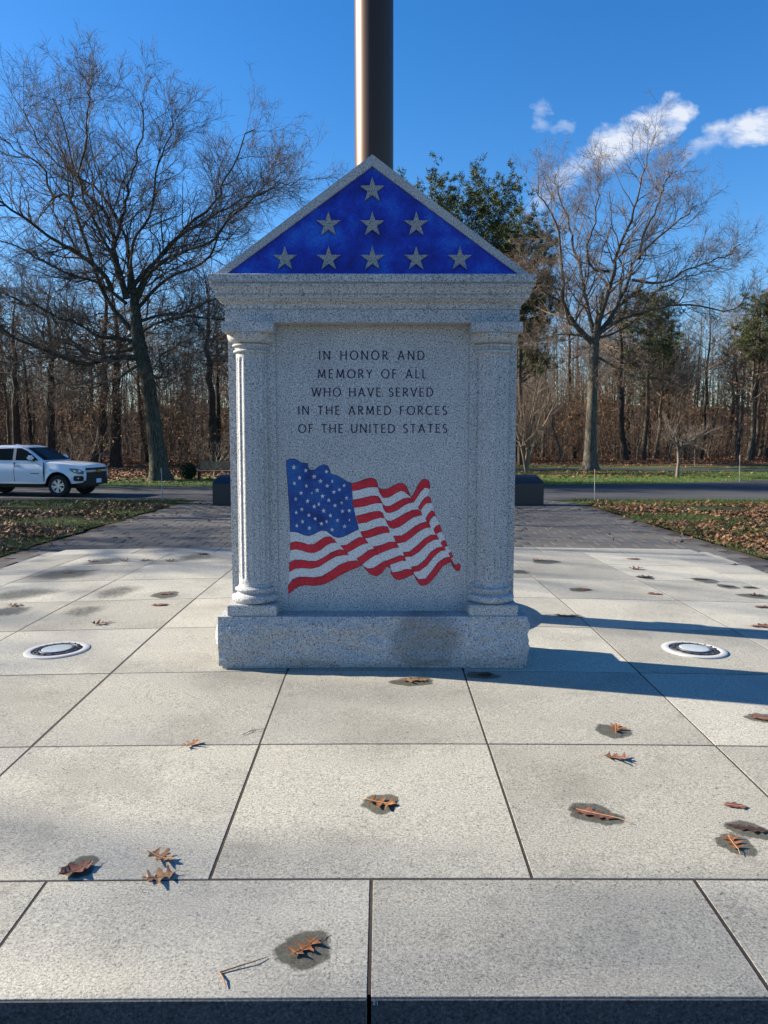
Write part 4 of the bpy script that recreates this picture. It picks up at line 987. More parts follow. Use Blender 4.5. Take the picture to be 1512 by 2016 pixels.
# ---- forest kinds
def wood_tree_mesh(seed, h, r, lean, first, n1, brown=False, dense=(8, 6)):
    ang, lf = (64, .34) if seed in (22, 24, 25) else (48, .25)
    rng = np.random.default_rng(seed); K = 14
    z = np.linspace(-0.2, h, K); x = np.cumsum(rng.normal(0, 0.10, K)) + lean * (np.clip(z, 0, h) / h) ** 1.5 * h * 0.12; y = np.cumsum(rng.normal(0, 0.10, K))
    x -= x[0]; y -= y[0]
    P = np.stack([x, y, z], 1)[None]; Rr = (r * (1 - (np.clip(z, 0, h) / h) ** 1.15 * 0.93))[None]
    Rr[0, 0] *= 1.35; Rr[0, 1] *= 1.05
    tv = tubes(P, Rr, 9, rng)
    c1 = children(P, Rr, n1, first, 0.98, ang, lf, 6, 0.08, 0.15, 0.46, 0.012, rng, lmin=1.0)
    c2 = children(*c1, dense[0], 0.15, 1.0, 40, 0.42, 4, 0.04, 0.15, 0.55, 0.009, rng, lmin=0.5)
    c3 = children(*c2, dense[1], 0.15, 1.0, 38, 0.5, 2, 0.02, 0.15, 0.6, 0.0065, rng, lmin=0.3)
    cv = join_vf([tubes(*c1, 4, rng), tubes(*c2, 3, rng), tubes(*c3, 3, rng)])
    lv = None
    if brown:
        pts = c3[0][:, 1:, :].reshape(-1, 3); pts = pts[rng.random(len(pts)) < 0.8]
        lv = leaf_quads(pts + rng.normal(0, 0.1, pts.shape), 0.085, rng)
    return tv, cv, lv
def proto(name, seed, h, r, lean, first, n1, mt, mtw, brown=False, dense=(8, 6)):
    tv, cv, lv = wood_tree_mesh(seed, h, r, lean, first, n1, brown, dense)
    t = empty(name); np_mesh('trunk', *tv, mt, t, True); np_mesh('crown', *cv, mtw, t, True)
    if lv: np_mesh('withered_leaves', *lv, M['brownleaf'], t)
    return t
def dup(root, loc, rz, sc, label, cat, group):
    r_ = root.copy(); C.objects.link(r_); r_.location = loc; r_.rotation_euler = (0, 0, rz); r_.scale = sc
    tag(r_, label, cat, group)
    for ch in root.children:
        c_ = ch.copy(); C.objects.link(c_); c_.parent = r_
    return r_
kinds = [proto('woodland_tree', 21, 17, .20, .2, .38, 34, M['bark'], M['twig']), proto('woodland_tree', 22, 19, .24, -.3, .45, 34, M['bark_dark'], M['twig']),
         proto('woodland_tree', 23, 15, .14, .6, .30, 32, M['bark'], M['twig']), proto('woodland_tree', 24, 20, .27, .1, .5, 36, M['bark_dark'], M['twig_left']),
         proto('woodland_tree', 25, 16, .16, -.5, .34, 32, M['bark_right'], M['twig']), proto('woodland_tree', 26, 13, .10, .8, .25, 26, M['bark_right'], M['twig'])]
sap = [proto('oak_sapling', 31, 6.5, .06, .5, .12, 22, M['bark'], M['twig'], True, (6, 4)), proto('oak_sapling', 32, 5.0, .05, -.5, .10, 20, M['bark'], M['twig'], True, (6, 4)),
       proto('oak_sapling', 33, 8.5, .07, .3, .15, 24, M['bark'], M['twig'], True, (6, 4))]
used = set()
def place(pool, k, loc, rz, sc, label, cat, group):
    p = pool[k]
    if id(p) in used: return dup(p, loc, rz, sc, label, cat, group)
    used.add(id(p)); p.location = loc; p.rotation_euler = (0, 0, rz); p.scale = sc; tag(p, label, cat, group); return p
rng = np.random.default_rng(77)
def scatter(n, x0, x1, yf, dy, dmin, taken):
    outp = []; tries = 0
    while len(outp) < n and tries < n * 60:
        tries += 1
        x = rng.uniform(x0, x1); y = yf(x) + dy * rng.random() ** 1.25
        if all((x - a_) ** 2 + (y - b_) ** 2 > dmin * dmin for a_, b_ in taken): taken.append((x, y)); outp.append((x, y))
    return outp
taken = [(-10.75, 34.9), (13.45, 46.3)]
def front_y(x):   # edge of the woods
    return 49 + 0.10 * abs(x) if x < -3 else (58 if x < 6 else 61.5 + 0.04 * x)
KD = ['brown-barked straight', 'dark-trunked tall', 'brown leaning slender', 'thick dark-trunked tall', 'pale-barked slender', 'pale thin leaning']
def wood_label(k, x, y):
    u = 756 + (x - .037) / (y + 2.756) * 1514; deep = y - front_y(x) > 14
    zone = ('behind the pickup' if u < 215 else 'behind the left oak' if u < 345 else 'left of the monument' if u < 450 else 'hidden behind the monument' if u < 1015 else 'between monument and lone tree' if u < 1140 else 'behind the lone right tree' if u < 1200 else 'between lone tree and small tree' if u < 1300 else 'behind the small tree' if u < 1370 else 'at the right edge')
    return '%s bare tree %s %s' % (KD[k], 'deep in woods' if deep else 'at front of woods', zone)
def sap_label(x, y): return 'low sapling with withered brown leaves ' + wood_label(0, x, y).split('bare tree ')[1]
def wood_group(x, y):
    u = 756 + (x - .037) / (y + 2.756) * 1514
    return 'bare trees of the woods left of the monument' if u < 450 else 'bare trees hidden behind the monument' if u < 1015 else 'bare trees of the woods right of the monument'
for (u, y, k, s, lb) in [(46, 50, 3, 1.15, 'thick dark trunk above the pickup cab at the left edge'), (110, 52.5, 3, 1.25, 'thick dark trunk above the pickup windscreen'), (193, 49, 1, 1.45, 'stout dark tree just right of the pickup nose'),
                         (236, 51.5, 3, 1.35, 'stout dark tree between the pickup nose and the left oak'), (428, 50.5, 3, 1.3, 'stout dark tree right behind the wooden bench'), (1238, 64, 1, 1.25, 'dark straight trunk midway between lone tree and small tree'), (1478, 66, 4, 1.35, 'stout pale trunk near the right edge of the picture')]:
    x = (u - 756) / 1514 * (y + 2.756) + .037; taken.append((x, y)); place(kinds, k, (x, y, gz(x, y) - .05), u * .7, (s, s, s * (.52 if u < 700 else .72)), lb, 'tree', 'stout trees at the front of the woods')
for (u, y, k, s, lb) in [(150, 47.5, 2, 1.1, 'brown-leaved young oak behind the pickup roof'), (208, 47, 0, 1.35, 'brown-leaved young oak right of the pickup roof'), (395, 48, 1, 1.2, 'brown-leaved young oak behind the bare shrubs'), (1455, 63, 2, 1.2, 'brown-leaved young oak behind the far right stake')]:
    x = (u - 756) / 1514 * (y + 2.756) + .037; taken.append((x, y)); place(sap, k, (x, y, gz(x, y) - .05), u * .3, (s, s, s), lb, 'sapling', 'young oaks holding brown leaves')
LBW = 'slender bare tree in the woods left of the monument'; RBW = 'slender bare tree in the woods right of the monument'
for (x, y) in scatter(84, -46, 2, front_y, 42, 1.7, taken):
    s = rng.uniform(.72, 1.08); k = int(rng.integers(0, 6)); place(kinds, k, (x, y, gz(x, y) - .05), rng.uniform(0, 6.28), (s, s, s * rng.uniform(.62, .82)), wood_label(k, x, y), 'tree', wood_group(x, y))
for (x, y) in scatter(104, 2, 62, front_y, 46, 1.8, taken):
    s = rng.uniform(.78, 1.12); k = int(rng.integers(0, 6)); place(kinds, k, (x, y, gz(x, y) - .05), rng.uniform(0, 6.28), (s, s, s * rng.uniform(.72, .98)), wood_label(k, x, y), 'tree', wood_group(x, y))
for (x, y) in scatter(30, -42, 1, lambda x: front_y(x) - 1.5, 22, 2.2, taken):
    s = rng.uniform(.7, 1.15); place(sap, int(rng.integers(0, 3)), (x, y, gz(x, y) - .03), rng.uniform(0, 6.28), (s, s, s), sap_label(x, y), 'sapling', wood_group(x, y).replace('bare trees', 'brown saplings'))
for (x, y) in scatter(30, 4, 58, lambda x: front_y(x) + 1, 20, 2.2, taken):
    s = rng.uniform(.7, 1.15); place(sap, int(rng.integers(0, 3)), (x, y, gz(x, y) - .03), rng.uniform(0, 6.28), (s, s, s), sap_label(x, y), 'sapling', wood_group(x, y).replace('bare trees', 'brown saplings'))
# trees that stand left of the picture and throw the long shadows over lawn, apron and road
for (x, y, k, s) in [(-24, 20, 1, .95), (-27, 15.5, 3, 1.0), (-22.5, 24.5, 0, 1.0), (-31, 23, 2, 1.1), (-26, 29, 3, .95), (-34, 18, 4, 1.1), (-36, 28, 1, 1.05), (-30, 33, 0, 1.05), (-21.5, 32, 2, .9), (-38, 36, 3, 1.1), (-29, 39, 1, 1), (-41, 23, 0, 1.1), (-37, 13.5, 2, 1.05), (-43, 16, 4, 1.15), (-33.5, 12.0, 5, 1.2), (-40, 10.5, 0, 1.1), (-30.5, 19, 5, 1.3), (-28, 25.5, 4, 1.1), (-34, 6.6, 3, 1.0), (-33, 3.2, 0, 1.12)]:
    place(kinds, k, (x, y, -0.47), x * 1.7 + y, (s, s, s), 'bare tree standing left of the lawn, out of the picture', 'tree', 'bare trees left of the lawn outside the picture')

# ---- pines
def pine(name, loc, h, crown_from, rad, seed, label, tufts, r=.24, dome=1.6):
    rng = np.random.default_rng(seed); t = empty(name, loc); tag(t, label, 'pine tree'); K = 14
    z = np.linspace(-.2, h * .96, K); P = np.stack([np.cumsum(rng.normal(0, .08, K)), np.cumsum(rng.normal(0, .08, K)), z], 1); P[:, :2] -= P[0, :2]
    Rr = r * (1 - .85 * (np.clip(z, 0, h) / h)); np_mesh('trunk', *tubes(P[None], Rr[None], 9, rng), M['pine_bark'], t, True)
    nb = 90 if rad > 6 else 60; c1 = children(P[None], Rr[None], nb, crown_from, .99, 68, .30, 7, .06, .10, .40, .02, rng, lmin=1.2)
    # crown outline: longest boughs a third of the way up the crown, rounded top
    f = (c1[0][:, 0, 2] - h * crown_from) / (h * (1 - crown_from)); f = np.clip(f, 0, 1)
    tgt = rad * (0.35 + 0.75 * np.sin(np.pi * np.clip(f * .72 + .22, 0, 1)) ** 1.0) * rng.uniform(.65, 1.1, nb)
    ln = np.linalg.norm(c1[0][:, -1] - c1[0][:, 0], axis=1); sc = (tgt / ln)[:, None, None]
    b0 = c1[0][:, :1]; P1 = b0 + (c1[0] - b0) * sc; R1 = c1[1]
    c2 = children(P1, R1, 9, .25, 1.0, 45, .42, 5, .05, .14, .55, .01, rng, lmin=.5)
    c3 = children(*c2, 4, .3, 1.0, 40, .5, 2, .06, .12, .6, .006, rng, lmin=.25)
    np_mesh('boughs', *join_vf([tubes(P1, R1, 5, rng), tubes(*c2, 3, rng)]), M['pine_bark'], t, True)
    ends = np.concatenate([c3[0][:, -1], c3[0][:, -2], c2[0][:, -1]]); ends = ends[rng.random(len(ends)) < tufts]
    axis = np.concatenate([np.repeat(np.array([[0, 0, 1.]]), len(ends), 0)])
    NN = 9; base = np.repeat(ends, NN, 0); d = rng.normal(size=(len(base), 3)); d[:, 2] = np.abs(d[:, 2]) * .8 + .1; d /= np.linalg.norm(d, axis=1, keepdims=True)
    ln = rng.uniform(.16, .30, (len(base), 1)); sd = np.cross(d, rng.normal(size=d.shape)); sd /= np.linalg.norm(sd, axis=1, keepdims=True) + 1e-9; sd *= .022
    base = base + rng.normal(0, .05, base.shape)
    V_ = np.stack([base - sd, base + sd, base + d * ln + sd * .4, base + d * ln - sd * .4], 1).reshape(-1, 3)
    np_mesh('needles', V_, np.arange(len(V_)).reshape(-1, 4), M['needles'], t)
    return t
pine('pine_tree', (6.1, 54.5, -.46), 18.4, .52, 6.6, 41, 'dense round-topped green pine rising behind the right slope of the pediment', 1.0, .27)
pine('pine_tree', (11.0, 57.5, -.46), 18.5, .55, 3.2, 42, 'thin ragged pine between the dense pine and the lone bare tree', .45, .22)
pine('pine_tree', (11.6, 60.5, -.46), 15.5, .45, 3.2, 43, 'low pine whose flat boughs show just right of the cornice', .6, .22)
pine('pine_tree', (23.0, 64.5, -.3), 14.2, .5, 2.8, 44, 'dusky pine half hidden behind the lone bare tree', .32, .25)
pine('pine_tree', (33.5, 66.5, -.3), 14.0, .6, 2.2, 45, 'thin pine in the right woods left of the corner pine', .3, .22)
pine('pine_tree', (37.5, 69.5, -.3), 16.0, .72, 2.6, 46, 'dark pine at the right edge of the picture', .4, .24)
pine('pine_tree', (-30.0, 56.0, -.46), 13.0, .45, 3.0, 47, 'dark pine at the left edge of the picture', .6, .24)
pine('pine_tree', (27.5, 74.0, -.3), 12.5, .45, 2.8, 48, 'far pine deep in the right woods', .35, .22)

# ---- small ornamental tree, shrubs
def shrub(name, loc, label, cat, seed, stems, h, spread, r, mt, dense=(7, 6, 4), trunk=None, leanx=0.0):
    rng = np.random.default_rng(seed); t = empty(name, loc); tag(t, label, cat); K = 9
    z0 = trunk or 0.0; Ps = []; Rs = []
    for k in range(stems):
        a = 2 * np.pi * k / stems + rng.uniform(-.4, .4); s = np.linspace(0, 1, K)
        rr = spread * rng.uniform(.5, 1.0) * s ** 1.35; zz_ = z0 + (h - z0) * rng.uniform(.65, 1.0) * (s ** .85)
        Ps.append(np.stack([rr * np.cos(a) + leanx * s + rng.normal(0, .03, K), rr * np.sin(a) * .8 + rng.normal(0, .03, K), zz_], 1)); Ps[-1][0, :2] *= .2
        Rs.append(r * (1 - .8 * s))
    Ps, Rs = np.array(Ps), np.array(Rs)
    if trunk:
        tp = np.array([[[0, 0, -.08], [.01, 0, trunk * .3], [.05, .01, trunk * .6], [0, 0, trunk * 1.02]]]); tr = np.array([[r * 2.2, r * 1.7, r * 1.55, r * 1.5]])
        np_mesh('trunk', *tubes(tp, tr, 10, rng), mt, t, True)
    np_mesh('stems', *tubes(Ps, Rs, 6, rng), mt, t, True)
    c1 = children(Ps, Rs, dense[0], .15, 1.0, 38, .42, 6, .05, .15, .55, .008, rng, lmin=.3)
    c2 = children(*c1, dense[1], .15, 1.0, 38, .45, 4, .03, .16, .6, .006, rng, lmin=.2)
    c3 = children(*c2, dense[2], .2, 1.0, 36, .5, 2, .02, .14, .7, .0045, rng, lmin=.15)
    np_mesh('crown', *join_vf([tubes(*c1, 4, rng), tubes(*c2, 3, rng), tubes(*c3, 3, rng)]), mt, t, True)
    return t
shrub('small_tree', (15.55, 37.4, -.45), 'small bare ornamental tree with low forking trunk on the right verge', 'tree', 51, 7, 2.9, 1.9, .05, M['twig_pale'], (9, 6, 4), trunk=1.35, leanx=.5)
shrub('multi_stem_tree', (8.6, 42.5, -.45), 'bushy multi-stemmed bare tree behind the right end of the dark wall', 'tree', 52, 8, 6.3, 3.4, .075, M['twig'], (11, 8, 5))
shrub('bare_shrub', (-8.9, 38.5, -.46), 'pale arching bare shrub between the left oak and the bench', 'shrub', 53, 6, 2.6, 1.7, .04, M['twig_pale'], (5, 4, 3), leanx=.6)
shrub('bare_shrub', (-7.0, 41.0, -.46), 'tangled bare shrub behind the wooden bench', 'shrub', 54, 7, 3.4, 2.0, .035, M['twig'], (7, 6, 4))
shrub('bare_shrub', (-16.3, 39.0, -.46), 'thin bare shrub behind the nose of the pickup', 'shrub', 55, 5, 3.0, 1.2, .03, M['twig'], (5, 5, 3))
# round dark evergreen bush
rngb = np.random.default_rng(61); eb = empty('evergreen_bush', (-9.55, 35.6, -.46)); tag(eb, 'small round dark evergreen bush at the foot of the left oak', 'bush')
d = rngb.normal(size=(2600, 3)); d /= np.linalg.norm(d, axis=1, keepdims=True); d *= (rngb.random((2600, 1)) ** .33) * np.array([[.42, .42, .42]]); d[:, 2] = d[:, 2] * 1.0 + .42
np_mesh('foliage', *leaf_quads(d, .05, rngb), M['evergreen'], eb)
np_mesh('stem', *tubes(np.array([[[0, 0, -.1], [0, 0, .2], [.02, 0, .5]]]), np.array([[.03, .025, .015]]), 6, rngb), M['bark_dark'], eb, True)

# ------------------------------------------------------------------ uncountable cover: brush, far wood, litter, grass
rng = np.random.default_rng(90)
def far_wood(name, label, x0, x1, yf, dy, n, hmin, hmax, m, nb=9, n2=3):
    x = rng.uniform(x0, x1, n); y = np.array([yf(a_) for a_ in x]) + rng.random(n) * dy; h = rng.uniform(hmin, hmax, n); K = 6
    z0 = np.array([gz(a_, b_) for a_, b_ in zip(x, y)])
    t = np.linspace(0, 1, K); P = np.zeros((n, K, 3)); lx = rng.normal(0, .05, n) * h; ly = rng.normal(0, .04, n) * h
    P[:, :, 0] = x[:, None] + lx[:, None] * t + rng.normal(0, .05, (n, K)); P[:, :, 1] = y[:, None] + ly[:, None] * t; P[:, :, 2] = z0[:, None] - .1 + h[:, None] * t
    Rr = (rng.uniform(.004, .009, n) * h)[:, None] * (1 - .85 * t)[None, :]
    c1 = children(P, Rr, nb, .25, 1.0, 45, .25, 3, .07, .13, .5, .014, rng, lmin=.5)
    pr = [tubes(P, Rr, 5, rng), tubes(*c1, 3, rng)]
    if n2: c2 = children(*c1, n2, .2, 1.0, 40, .5, 2, .03, .15, .6, .011, rng, lmin=.45); pr.append(tubes(*c2, 3, rng))
    o = np_mesh(name, *join_vf(pr), m, None, True); tag(o, label, 'woods', kind='stuff')
far_wood('far_wood', 'dense far wood of thin grey trunks behind everything', -75, 95, lambda x: 82, 55, 1300, 8, 18, M['bark_dark'], 7, 0)
far_wood('side_wood', 'dense wood left of the picture that shades the road and the trees', -105, -46, lambda x: 34, 70, 420, 11, 18, M['bark_dark'], 13, 0)
far_wood('undergrowth', 'tangled brown undergrowth along the edge of the woods', -48, 62, lambda x: front_y(x) + 2, 34, 560, 1.4, 5.5, M['twig'], 7, 2)
n = 42000; x = rng.uniform(-52, 68, n); y = np.array([front_y(a_) for a_ in x]) + 3 + rng.random(n) * 44; z = -.3 + rng.random(n) ** 1.15 * 11.5
d = rng.normal(size=(n, 3)) * np.array([[.8, .6, .6]]); d[:, 2] = np.abs(d[:, 2]) + .35; d /= np.linalg.norm(d, axis=1, keepdims=True); L = rng.uniform(.6, 2.6, n)[:, None]
P = np.stack([np.stack([x, y, z], 1), np.stack([x, y, z], 1) + d * L], 1); Rr = rng.uniform(.008, .022, n)[:, None] * np.array([[1, .4]])
k = np.argsort(rng.random(n)); o = np_mesh('thicket', *tubes(P, Rr, 3, rng), M['twig']); tag(o, 'tangle of grey-brown twigs filling the woods behind the trunks', 'woods', kind='stuff')
# withered leaves hanging in the undergrowth
n = 60000; x = rng.uniform(-50, 66, n); y = np.array([front_y(a_) for a_ in x]) + 1 + rng.random(n) * 40; z = -.4 + rng.random(n) ** 1.5 * 8.5
cl = np.sin(x * .9) * np.sin(y * .7 + x * .3) + rng.normal(0, .5, n); k = cl > .05
o = np_mesh('brush_leaves', *leaf_quads(np.stack([x, y, z], 1)[k], .13, rng), M['brownleaf']); tag(o, 'brown leaves clinging to the undergrowth in the woods', 'leaves', kind='stuff')

def litter_pts(n, xf, yf, zf, keep=None):
    x = xf(n); y = yf(n, x); k = np.ones(n, bool) if keep is None else keep(x, y); x, y = x[k], y[k]
    return np.stack([x, y, np.array([zf(a_, b_) for a_, b_ in zip(x, y)])], 1)
def leaf_shape(P, size, rng):
    """curled lobed scraps: six-point leaf bent along its rib"""
    N = len(P); yaw = rng.uniform(0, 6.28, N); tl = rng.normal(0, .35, N); rl = rng.normal(0, .45, N)
    outl = np.array([(-1, 0), (-.45, .42), (-.1, .2), (.3, .5), (.55, .2), (1, 0), (.55, -.2), (.3, -.5), (-.1, -.2), (-.45, -.42)])
    tri = []
    for i in range(10): tri.append((10, i, (i + 1) % 10))
    b = np.vstack([outl, [[0.05, 0]]]); s = size * rng.uniform(.55, 1.25, N)
    X = b[None, :, 0] * s[:, None]; Y = b[None, :, 1] * s[:, None]
    Z = (np.abs(b[:, 1])[None] * rng.uniform(-.2, .8, N)[:, None] + (b[:, 0] ** 2)[None] * rng.uniform(-.2, .6, N)[:, None]) * s[:, None]
    Z2 = Z + X * np.sin(tl)[:, None] + Y * np.sin(rl)[:, None]
    Z2 -= Z2.min(1, keepdims=True)
    c_, s_ = np.cos(yaw)[:, None], np.sin(yaw)[:, None]
    V_ = np.stack([X * c_ - Y * s_, X * s_ + Y * c_, Z2], -1) + P[:, None, :]
    F_ = (np.arange(N)[:, None, None] * 11 + np.array(tri)[None]).reshape(-1, 3)
    return V_.reshape(-1, 3), F_
def clump(x, y, th): return (np.sin(x * 1.3 + 1.7 * np.sin(y * .9)) + np.sin(y * 1.9 + x * .7) + rng.normal(0, .9, len(x))) > th
for sgn, nm in ((-1, 'left'), (1, 'right')):
    n = 30000
    P = litter_pts(n, lambda n: sgn * rng.uniform(6.32, 15, n), lambda n, x: rng.uniform(6.5, 21.6, n), lambda a_, b_: lawn_z(abs(a_), b_) + .012,
                   keep=lambda x, y: clump(x, y, 0.1 if sgn > 0 else .4) & (np.abs(x) < .56 * (y + 2.756) + 1.0) & ((y < 20.3) | (rng.random(len(x)) < .25)))
    o = np_mesh('leaf_litter', *leaf_shape(P, .062, rng), M['litter']); tag(o, 'drift of fallen brown oak leaves on the %s lawn' % nm, 'leaves', kind='stuff')
    n = 85000
    P = litter_pts(n, lambda n: sgn * rng.uniform(6.27, 14.5, n), lambda n, x: rng.uniform(8, 22.4, n), lambda a_, b_: lawn_z(abs(a_), b_) - .005,
                   keep=lambda x, y: (np.abs(x) < .56 * (y + 2.756) + .6) & ((np.sin(x * .9 + 2) + np.sin(y * .8 + x * .3) + rng.normal(0, .8, len(x)) > -.2) | (y > 20.6) | (np.abs(x) < 6.7)) & ((y < 20.2) | (np.abs(x) > 6.2 - .9 * ((y - 19.8) / 2.6) ** 2)))
    N = len(P); hgt = rng.uniform(.035, .085, N) * np.where(P[:, 1] > 20.6, 1.25, 1); dd = rng.normal(0, .55, (N, 2)) * hgt[:, None]; w2 = rng.uniform(.003, .006, N); an = rng.uniform(0, 6.28, N)
    sx = np.cos(an) * w2; sy = np.sin(an) * w2; tip = P + np.stack([dd[:, 0], dd[:, 1], hgt], 1)
    V_ = np.stack([P - np.stack([sx, sy, 0 * sx], 1), P + np.stack([sx, sy, 0 * sx], 1), tip], 1).reshape(-1, 3)
    o = np_mesh('grass', V_, np.arange(N * 3).reshape(N, 3), M['grass']); tag(o, 'short green grass of the %s lawn' % nm, 'grass', kind='stuff')
# leaves blown over the apron
P = litter_pts(420, lambda n: rng.uniform(-6.2, 6.2, n), lambda n, x: rng.uniform(9.7, 22, n), lambda a_, b_: apz(b_) + .004, keep=lambda x, y: rng.random(len(x)) < .25 + .75 * (np.abs(x) / 6.2) ** 3)
o = np_mesh('scattered_leaves', *leaf_shape(P, .055, rng), M['litter']); tag(o, 'stray fallen leaves scattered over the grey apron', 'leaves', kind='stuff')
# verge grass and far litter
P = litter_pts(70000, lambda n: rng.uniform(-26, 34, n), lambda n, x: rng.uniform(29.7, 47, n), lambda a_, b_: -.45, keep=lambda x, y: (y > np.interp(x, [-90, -10, 5, 12, 19, 27, 40], [29.6, 29.8, 30.3, 31.6, 34.8, 38, 42.5])) & (y < np.where(x < 1, 33.0 + .25 * np.sin(x * 2) + np.maximum(0, (x + 16)) * .1, 46)) & (np.abs(x) < .56 * (y + 2.8) + 2))
N = len(P); hgt = rng.uniform(.05, .12, N); dd = rng.normal(0, .5, (N, 2)) * hgt[:, None]; an = rng.uniform(0, 6.28, N); sx = np.cos(an) * .008; sy = np.sin(an) * .008
V_ = np.stack([P - np.stack([sx, sy, 0 * sx], 1), P + np.stack([sx, sy, 0 * sx], 1), P + np.stack([dd[:, 0], dd[:, 1], hgt], 1)], 1).reshape(-1, 3)
o = np_mesh('verge_grass', V_, np.arange(N * 3).reshape(N, 3), M['grass']); tag(o, 'strip of green grass on the far side of the road', 'grass', kind='stuff')
def keep_far(x, y):
    left = (x < 3) & (y > 32.0 + .25 * np.sin(x * 2)) & ((y > 34) | (rng.random(len(x)) < .4))
    tree_r = (x > 3) & (y < 46) & (y > 36) & (rng.random(len(x)) < np.clip(1.1 - np.hypot(x - 11, (y - 43) * 1.6) / 11, 0.03, .9))
    bank = (x > -2) & (y > 57) & (rng.random(len(x)) < np.clip((y - 56) / 4, 0, 1))
    fv = (x > 3) & (y > 51) & (y < 58) & (rng.random(len(x)) < .1)
    return (left | tree_r | bank | fv) & (np.abs(x) < .56 * (y + 2.8) + 2)
P = litter_pts(62000, lambda n: rng.uniform(-38, 46, n), lambda n, x: 30.5 + 45 * rng.random(n) ** 1.1, lambda a_, b_: gz(a_, b_) + .025, keep=keep_far)
o = np_mesh('far_litter', *leaf_quads(P, .12, rng, .45), M['litter_far']); tag(o, 'carpet of brown leaves under the trees beyond the road', 'leaves', kind='stuff')

# ------------------------------------------------------------------ leaves lying on the plaza, damp stains round them
OAK = [(0, .012), (.10, .02), (.16, .12), (.20, .26), (.24, .33), (.27, .24), (.30, .10), (.36, .07), (.43, .22), (.50, .42), (.55, .46), (.57, .34), (.58, .14), (.64, .08), (.70, .15), (.78, .32), (.82, .34), (.82, .18), (.86, .08), (.92, .08), (1.0, .0)]
LONG = [(0, .01), (.08, .03), (.16, .10), (.22, .15), (.27, .08), (.33, .12), (.42, .23), (.47, .22), (.50, .10), (.57, .13), (.65, .24), (.70, .21), (.72, .11), (.80, .13), (.87, .14), (.92, .07), (1, 0)]
BROAD = [(0, .02), (.08, .10), (.2, .22), (.28, .25), (.33, .18), (.4, .25), (.52, .36), (.6, .34), (.64, .22), (.72, .26), (.82, .26), (.9, .14), (1, 0)]
def oak_leaf(shape, size, curl, fold, seed, flatw=1.0):
    rs = random.Random(seed); V, F = [], []
    n = len(shape)
    def z_of(t, w): return size * (curl * (t - .5) ** 2 * 1.6 + fold * abs(w) + .05 * math.sin(9 * t + seed) * abs(w) + rs.uniform(-.008, .008))
    bend = rs.uniform(-.28, .28)
    def by(t): return size * bend * (t - .5) ** 2
    for (t, w) in shape: V.append((size * (t - .5), by(t), z_of(t, 0)))
    for s in (1, -1):
        lob = [rs.uniform(.6, 1.2) for _ in range(5)]; skew = rs.uniform(-.05, .07)
        for (t, w) in shape:
            ww = w * flatw * lob[min(4, int(t * 4.2))] * rs.uniform(.9, 1.08); tt = t + rs.uniform(-.012, .012) + skew * ww * 3 * (1 if 0 < t < .95 else 0)
            V.append((size * (tt - .5), by(t) + s * size * ww, z_of(tt, ww) + size * rs.uniform(0, .05) * (ww > .2)))
    for k in range(n - 1):
        F.append((k, k + 1, n + k + 1, n + k)); F.append((k + 1, k, 2 * n + k, 2 * n + k + 1))
    zmin = min(v[2] for v in V); V = [(a_, b_, c_ - zmin + .0015) for a_, b_, c_ in V]
    # stalk and midrib
    m0 = len(V); sw = size * .009
    rib = [(-.78, .05), (-.62, .02), (-.5, 0), (-.2, 0), (.15, 0), (.42, 0)]
    base = [v[2] for v in V[:n]]
    for (t, yo) in rib:
        zc = base[0] * .6 if t < -.5 else np.interp(t + .5, [s_[0] for s_ in shape], base)
        V += [(size * t, size * yo - sw, zc + .0012), (size * t, size * yo, zc + .003), (size * t, size * yo + sw, zc + .0012)]
    nF = len(F)
    for k in range(len(rib) - 1):
        a_ = m0 + 3 * k; F += [(a_, a_ + 3, a_ + 4, a_ + 1), (a_ + 1, a_ + 4, a_ + 5, a_ + 2)]
    return V, F, nF
